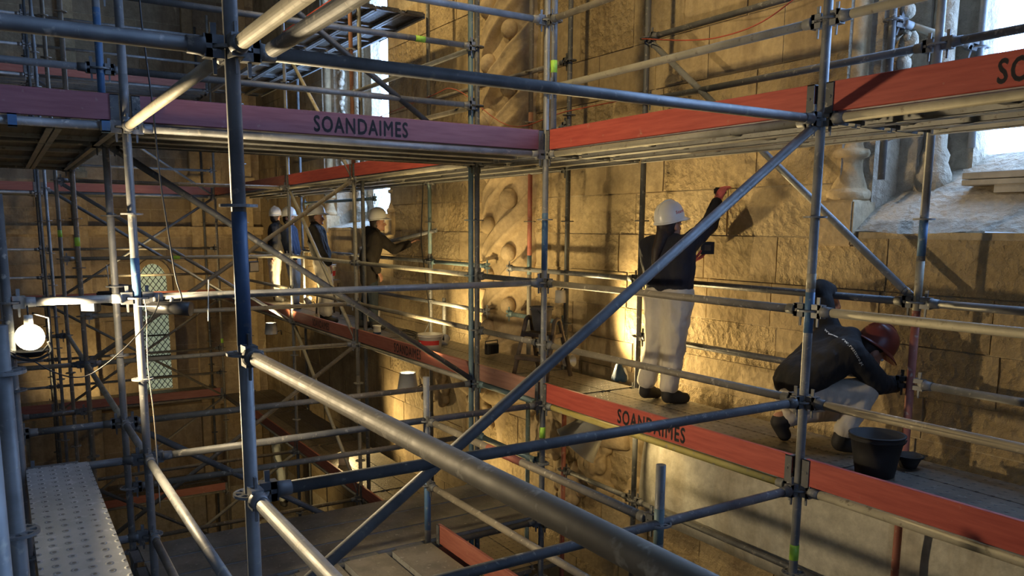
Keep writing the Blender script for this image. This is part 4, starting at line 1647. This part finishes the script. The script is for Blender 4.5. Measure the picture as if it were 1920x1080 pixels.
# ------------------------------------------------------------------ people
def helmet(parent, mat, c, face, upv, print_=False):
    z = Vector(upv).normalized()
    x = (Vector(face)-z*Vector(face).dot(z)).normalized()
    y = z.cross(x)
    R3 = Matrix((x, y, z)).transposed()
    h = obj('helmet', None, parent, c, R3.to_quaternion())
    bm = bmesh.new()
    n = 28
    prof = [(1.0, -.01), (1.0, .02), (.97, .05), (.88, .085), (.70, .118), (.42, .138), (.16, .146)]
    rings = []
    for r, zz_ in prof:
        rings.append([bm.verts.new((.128*r*math.cos(2*PI*i/n), .108*r*math.sin(2*PI*i/n), zz_)) for i in range(n)])
    top = bm.verts.new((0, 0, .147))
    for a, b in zip(rings, rings[1:]):
        for i in range(n):
            bm.faces.new((a[i], a[(i+1) % n], b[(i+1) % n], b[i])).smooth = True
    for i in range(n):
        bm.faces.new((rings[-1][i], rings[-1][(i+1) % n], top)).smooth = True
    obj('shell', mesh_of(bm, mat), h)
    bm = bmesh.new()
    inn = rings = None
    a, b, c_ = [], [], []
    for i in range(n):
        t = 2*PI*i/n
        ex = .012+.045*max(0, math.cos(t))**1.5
        a.append(bm.verts.new((.126*math.cos(t), .106*math.sin(t), .0)))
        b.append(bm.verts.new(((.128+ex)*math.cos(t), (.108+ex*.6)*math.sin(t), -.012-.018*max(0, math.cos(t)))))
        c_.append(bm.verts.new(((.126+ex)*math.cos(t), (.106+ex*.6)*math.sin(t), -.018-.018*max(0, math.cos(t)))))
    for i in range(n):
        j = (i+1) % n
        bm.faces.new((a[i], b[i], b[j], a[j])[::-1])
        bm.faces.new((b[i], c_[i], c_[j], b[j])[::-1])
        bm.faces.new((c_[i], a[i], a[j], c_[j])[::-1])
    obj('brim', mesh_of(bm, mat), h)
    bm = bmesh.new()
    pts = [(.128*math.cos(t)*.99, 0, .02+.13*math.sin(t)) for t in [.35+(PI-.7)*i/14 for i in range(15)]]
    tube(bm, pts, .007, 6)
    obj('ridge', mesh_of(bm, mat), h)
    if print_:
        me = text_mesh('Soares', .034, 'red_print', .0008).copy()
        for v in me.vertices:
            a_ = -PI/2+.25+v.co.x/.118
            v.co = Vector((.124*math.cos(a_), .106*math.sin(a_), .045+v.co.y))
        obj('lettering', me, h)['label'] = 'small red print'
    return h


def hand(bm, w, d, nrm, size=1., curl=.5):
    """palm with four unequal bent fingers and a thumb from the side of the palm"""
    d = Vector(d).normalized()
    nrm = Vector(nrm)
    nrm = (nrm-d*nrm.dot(d)).normalized()
    s = d.cross(nrm)
    w = Vector(w)
    P = lambda a, b, c: w+d*(a*size)+s*(b*size)+nrm*(c*size)
    for b in (-.028, -.009, .010, .028):
        hull(bm, P(.0, b*.6, 0), P(.085, b, 0), .015*size, .0125*size, 1)
    for b, L in ((-.030, .062), (-.010, .075), (.010, .080), (.030, .072)):
        k = P(.088, b, 0)
        q = P(.088+L*.5*math.cos(curl*.6), b*1.05, L*.5*math.sin(curl*.6))
        e = P(.088+L*.5*math.cos(curl*.6)+L*.5*math.cos(curl*1.5), b*1.02, L*.5*math.sin(curl*.6)+L*.5*math.sin(curl*1.5))
        hull(bm, k, q, .0105*size, .0095*size, 1)
        hull(bm, q, e, .0095*size, .008*size, 1)
    t0, t1, t2 = P(.02, .030, .005), P(.058, .058, .022), P(.086, .062, .042)
    hull(bm, t0, t1, .014*size, .012*size, 1)
    hull(bm, t1, t2, .012*size, .009*size, 1)


def person(label, base, J, face, hup=(0, 0, 1), jacket='navy_cloth', trousers='white_trousers', helm='helmet_white', print_=False,
           glove=None, hair='short', coat=0., boots='black_rubber', fine=.009, hood=False, lettering=None, hair_mat='hair_dark', baggy=1.):
    """local axes of the person: x to the right of the picture, y away from the camera, z up"""
    ang = math.atan2(.843, .537)
    o = thing('person', label, 'person', base, (0, 0, ang))
    V = {k: Vector(v) for k, v in J.items() if not isinstance(v, float)}
    face = Vector(face).normalized()
    hup = Vector(hup).normalized()
    face = (face-hup*face.dot(hup)).normalized()
    side = hup.cross(face)
    Hd = V['head']
    # --- the body: one continuous surface
    bm = bmesh.new()
    R3 = Matrix((face, side, hup)).transposed()
    ellipsoid(bm, Hd+hup*.02-face*.01, .098, .077, .105, R3, 3)
    ellipsoid(bm, Hd-hup*.055+face*.022, .068, .058, .068, R3, 3)
    hull(bm, Hd+face*.086-hup*.0, Hd+face*.105-hup*.038, .010, .015, 1)
    hull(bm, Hd+face*.082-hup*.070-side*.018, Hd+face*.082-hup*.070+side*.018, .009, .009, 1)
    ellipsoid(bm, Hd+face*.074-hup*.098, .022, .024, .018, R3, 2)
    for s in (-1, 1):
        ellipsoid(bm, Hd+side*(s*.080)-hup*.012-face*.005, .022, .010, .032, R3, 2)
        hull(bm, Hd+face*.080+side*(s*.014)+hup*.022, Hd+face*.070+side*(s*.050)+hup*.022, .010, .009, 1)
    hull(bm, Hd-hup*.06-face*.02, V['neck'], .052, .058)
    hull(bm, V['neck'], V['chest'], .075, .125)
    hull(bm, V['chest'], V['hip'], .115, .10)
    for a in ('l', 'r'):
        hull(bm, V['neck'], V[a+'sh'], .06, .055)
        hull(bm, V[a+'sh'], V['chest'], .06, .09)
        hull(bm, V[a+'sh'], V[a+'elb'], .052, .040)
        hull(bm, V[a+'elb'], V[a+'wr'], .040, .027)
        hull(bm, V['hip'], V[a+'hp'], .09, .085)
        hull(bm, V[a+'hp'], V[a+'kn'], .088, .055)
        hull(bm, V[a+'kn'], V[a+'an'], .056, .040)
        hull(bm, V[a+'an'], V[a+'an']-Vector((0, 0, .03)), .04, .04)
        hd = V[a+'hd']-V[a+'wr']
        hand(bm, V[a+'wr'], hd, J.get(a+'pn', (0, .3, -1)), 1., J.get(a+'curl', .6))
    obj('body', fuse(bm, 'skin', fine, 2), o)
    for s in (-1, 1):
        bm = bmesh.new()
        ellipsoid(bm, Hd+face*.082+side*(s*.032)+hup*.002, .010, .011, .010, R3, 2)
        obj('eye', mesh_of(bm, 'eye_white', True), o)
    # --- jacket
    bm = bmesh.new()
    hipj = V['hip']+Vector((0, 0, .02))
    for a in ('l', 'r'):
        hull(bm, V[a+'sh']*.8+V['chest']*.2, V[a+'hp']+Vector((0, 0, .10)), .115, .118+coat*.05)
        hull(bm, V[a+'sh'], V['neck'], .085, .075)
        hull(bm, V[a+'sh'], V[a+'elb'], .090, .070)
        hull(bm, V[a+'elb'], V[a+'elb']+(V[a+'wr']-V[a+'elb'])*.94, .070, .052)
        if coat:
            hull(bm, V[a+'hp']+Vector((0, 0, .08)), V[a+'hp']-Vector((0, 0, coat)), .125, .125)
    hull(bm, V['chest'], hipj+Vector((0, 0, .06)), .145, .145)
    hull(bm, V['neck']+Vector((0, 0, .0)), V['chest'], .085, .14)
    jk = obj('jacket', fuse(bm, jacket, .014, 4, .022), o)
    bm = bmesh.new()
    hull(bm, V['neck']-hup*.02, V['neck']+(Hd-V['neck'])*.30, .085, .072)
    if hood:
        ellipsoid(bm, V['neck']-face*.07-hup*.0, .10, .13, .11, R3, 2)
        ellipsoid(bm, V['neck']-face*.12-hup*.10, .06, .10, .13, R3, 2)
    obj('collar', fuse(bm, jacket if not hood else 'black_cloth', .012, 3, .012), o)
    if lettering:
        from mathutils.bvhtree import BVHTree
        tree = BVHTree.FromPolygons([v.co for v in jk.data.vertices], [p.vertices for p in jk.data.polygons])
        t = text_mesh(lettering[0], lettering[1], 'paper', .0004).copy()
        mt = Matrix.Translation(lettering[2]) @ Matrix.Rotation(lettering[3], 4, 'Y') @ Matrix.Rotation(PI/2, 4, 'X')
        for v in t.vertices:
            p = mt @ v.co
            hit = tree.ray_cast(Vector((p.x, -1, p.z)), Vector((0, 1, 0)))
            v.co = Vector((p.x, (hit[0].y-.004) if hit[0] else p.y, p.z))
        lt = obj('lettering', t, jk)
        lt['label'] = 'small white lettering on the back'
    # --- trousers
    bm = bmesh.new()
    for a in ('l', 'r'):
        hull(bm, V['hip']+Vector((0, 0, .04)), V[a+'hp'], .125, .115)
        hull(bm, V[a+'hp'], V[a+'kn'], .112*baggy, .080*baggy)
        hull(bm, V[a+'kn'], V[a+'an']+(V[a+'kn']-V[a+'an'])*.16, .080*baggy, .068*baggy)
    obj('trousers', fuse(bm, trousers, .014, 4, .026), o)
    # --- boots
    for a in ('l', 'r'):
        an, to = V[a+'an'], V[a+'to']
        bm = bmesh.new()
        d = (to-an)
        hz = Vector((0, 0, min(an.z, to.z)))
        hull(bm, an+(V[a+'kn']-an)*.24, an-Vector((0, 0, .03)), .058, .054)
        hull(bm, an-Vector((0, 0, .045)), to, .046, .046)
        hull(bm, an-Vector((0, 0, .02)), an+d*.6, .052, .046)
        obj('boot', fuse(bm, boots, .011, 2), o)
    # --- gloves
    if glove:
        for a in ('l', 'r'):
            bm = bmesh.new()
            dd = (V[a+'hd']-V[a+'wr']).normalized()
            hand(bm, V[a+'wr'], dd, J.get(a+'pn', (0, .3, -1)), 1.14, J.get(a+'curl', .6))
            hull(bm, V[a+'wr']-dd*.05, V[a+'wr']+dd*.02, .040, .033, 2)
            obj('glove', fuse(bm, glove, .006, 2), o)
    # --- hair
    bm = bmesh.new()
    ellipsoid(bm, Hd+hup*.025-face*.022, .098, .084, .100, R3, 3)
    ellipsoid(bm, Hd-hup*.03-face*.050, .062, .074, .080, R3, 3)
    if hair == 'long':
        hull(bm, Hd-hup*.05-face*.08, V['neck']-face*.10-hup*.06, .055, .050)
        hull(bm, V['neck']-face*.10-hup*.05, V['neck']-face*.135-hup*.18, .05, .03)
    if hair == 'short':
        pass
    obj('hair', fuse(bm, hair_mat, .012, 2, .01), o)
    helmet(o, helm, Hd+hup*.048, face, hup-face*.12, print_)
    return o


# standing woman reaching to the wall
person('woman in navy sweater and white helmet reaching up the wall with pink gloves', (-4.742, 4.416, -1.955), dict(
    head=(.055, .0, 1.415), neck=(.035, 0, 1.29), chest=(.04, 0, 1.10), hip=(.065, 0, .90),
    lsh=(-.075, .135, 1.245), rsh=(.165, -.115, 1.26), relb=(.36, -.02, 1.42), rwr=(.44, .10, 1.60), rhd=(.472, .12, 1.67),
    lelb=(.07, .30, 1.11), lwr=(.29, .30, 1.12), lhd=(.38, .31, 1.155),
    lhp=(.00, .07, .86), rhp=(.13, -.065, .86), lkn=(-.005, .085, .47), rkn=(.115, -.05, .46), lan=(-.085, .09, .10), ran=(.075, -.05, .09),
    lto=(.03, .17, .04), rto=(.22, -.02, .04), lpn=(0, .2, 1), rpn=(.8, .5, -.4), lcurl=.9), (.80, .52, .10), (-.10, -.06, 1),
    jacket='navy_cloth', print_=True, glove='pink_glove', hair='long', fine=.007, baggy=1.16)
bx = obj('dust_box', None, None, (-4.742+.537*.42-.843*.31, 4.416+.843*.42+.537*.31, -1.955+1.185), (0, 0, math.atan2(.843, .537)))
tag(bx, 'small dark box held in the standing woman\'s lower hand', 'box')
bm = bmesh.new()
box(bm, (-.055, -.055, 0), (.055, .055, .008))
for a, b in (((-.055, -.055, 0), (.055, -.050, .10)), ((-.055, .050, 0), (.055, .055, .10)), ((-.055, -.055, 0), (-.05, .055, .10)), ((.05, -.055, 0), (.055, .055, .10))):
    box(bm, a, b)
obj('case', mesh_of(bm, 'black_plastic'), bx)
bm = bmesh.new()
box(bm, (-.025, -.0565, .03), (.025, -.0555, .075))
obj('label_patch', mesh_of(bm, 'bucket_grey'), bx)
sc_ = obj('scraper', None, None, (-4.742+.537*.485-.843*.19, 4.416+.843*.485+.537*.19, -1.955+1.69), (0, 0, 1.0))
tag(sc_, 'small dark sponge pressed on the wall by the raised glove', 'tool')
bm = bmesh.new()
box(bm, (-.05, -.02, -.03), (.05, .02, .03))
bmesh.ops.bevel(bm, geom=bm.edges[:], offset=.01, segments=2, affect='EDGES')
obj('sponge', mesh_of(bm, 'black_rubber'), sc_)

# kneeling worker
person('crouching worker in dark hoodie and dark red helmet beside the black bucket', (-3.16, 4.36, -1.955), dict(
    head=(.295, .03, .632), neck=(.165, .05, .70), chest=(.03, .05, .56), hip=(-.16, .05, .36),
    rsh=(.11, -.12, .645), lsh=(.09, .20, .70), relb=(.30, -.11, .44), rwr=(.47, .02, .42), rhd=(.55, .06, .40),
    lelb=(.05, .30, 1.0), lwr=(.165, .40, .985), lhd=(.205, .44, .90),
    rhp=(-.15, -.05, .34), lhp=(-.15, .15, .33), rkn=(.24, -.09, .40), lkn=(.23, .20, .22), ran=(.085, -.10, .10), lan=(-.215, .17, .16),
    rto=(.21, -.11, .04), lto=(-.17, .17, .045), rpn=(0, .3, -1), lpn=(.3, -.2, -1), lcurl=.5), (.75, .05, -.66), (.66, .0, .75),
    jacket='black_cloth', helm='helmet_red', hair='short', fine=.008,
    lettering=('www.restauro.pt', .027, (.085, -.1, .662), .99))
# coated worker
person('worker in long dark coat and jeans stretching an arm to the wall', (-10.42, 4.25, -1.955), dict(
    head=(.175, 0, 1.455), neck=(.12, 0, 1.30), chest=(.09, 0, 1.10), hip=(.04, 0, .86),
    rsh=(.14, -.16, 1.25), lsh=(.14, .16, 1.25), relb=(.10, -.25, 1.02), rwr=(.20, -.22, .80), rhd=(.24, -.21, .72),
    lelb=(.36, .18, 1.08), lwr=(.58, .20, 1.17), lhd=(.66, .215, 1.22),
    rhp=(.05, -.08, .82), lhp=(.03, .08, .82), rkn=(.10, -.09, .45), lkn=(.0, .10, .45), ran=(.10, -.09, .09), lan=(-.13, .10, .09),
    rto=(.23, -.10, .035), lto=(.0, .11, .035), lpn=(.3, .3, -1)), (.95, .25, -.08),
    jacket='brown_black_cloth', trousers='jeans', hair='short', coat=.14, hood=True)
# three waiting workers
stand = dict(head=(-.13, 0, 1.53), neck=(-.15, 0, 1.39), chest=(-.13, 0, 1.16), hip=(-.07, 0, .90), rsh=(-.13, -.19, 1.33), lsh=(-.15, .19, 1.33),
             relb=(-.02, -.25, 1.05), rwr=(.08, -.17, .86), rhd=(.11, -.14, .78), lelb=(-.2, .25, 1.05), lwr=(-.08, .22, .84), lhd=(-.05, .2, .76),
             rhp=(-.05, -.09, .86), lhp=(-.08, .09, .86), rkn=(.02, -.10, .48), lkn=(-.06, .10, .48), ran=(.0, -.10, .09), lan=(-.10, .10, .09), rto=(.13, -.11, .035), lto=(.02, .11, .035))
person('worker in black jacket and white trousers looking right, nearest of three waiting', (-11.42, 4.05, -1.955), stand, (1, .1, .02), jacket='black_cloth', coat=.06, baggy=1.25)
s2 = {k: (v[0]*.6+.10, v[1], v[2]) for k, v in stand.items()}
person('worker in blue-black jacket and grey trousers, middle of three waiting', (-13.65, 4.18, -1.955), s2, (.9, -.3, 0), jacket='blue_black_cloth', trousers='grey_trousers', baggy=1.15)
s3 = {k: (-v[0]*.5-.05, -v[1], v[2]*1.02) for k, v in stand.items()}
s3['rto'], s3['lto'] = (.08, .14, .035), (.1, -.08, .035)
person('worker seen from behind with brightly lit white trousers, farthest left of three', (-15.0, 4.35, -1.955), s3, (.35, .95, 0), jacket='black_cloth', baggy=1.15)
s4 = {k: (v[0]*.4, v[1], v[2]) for k, v in stand.items()}
person('worker in pale grey overalls standing dimly on a deck far below', (-15.12, 4.36, -5.955), s4, (.2, 1, 0), jacket='grey_overall', trousers='grey_overall', fine=.012)
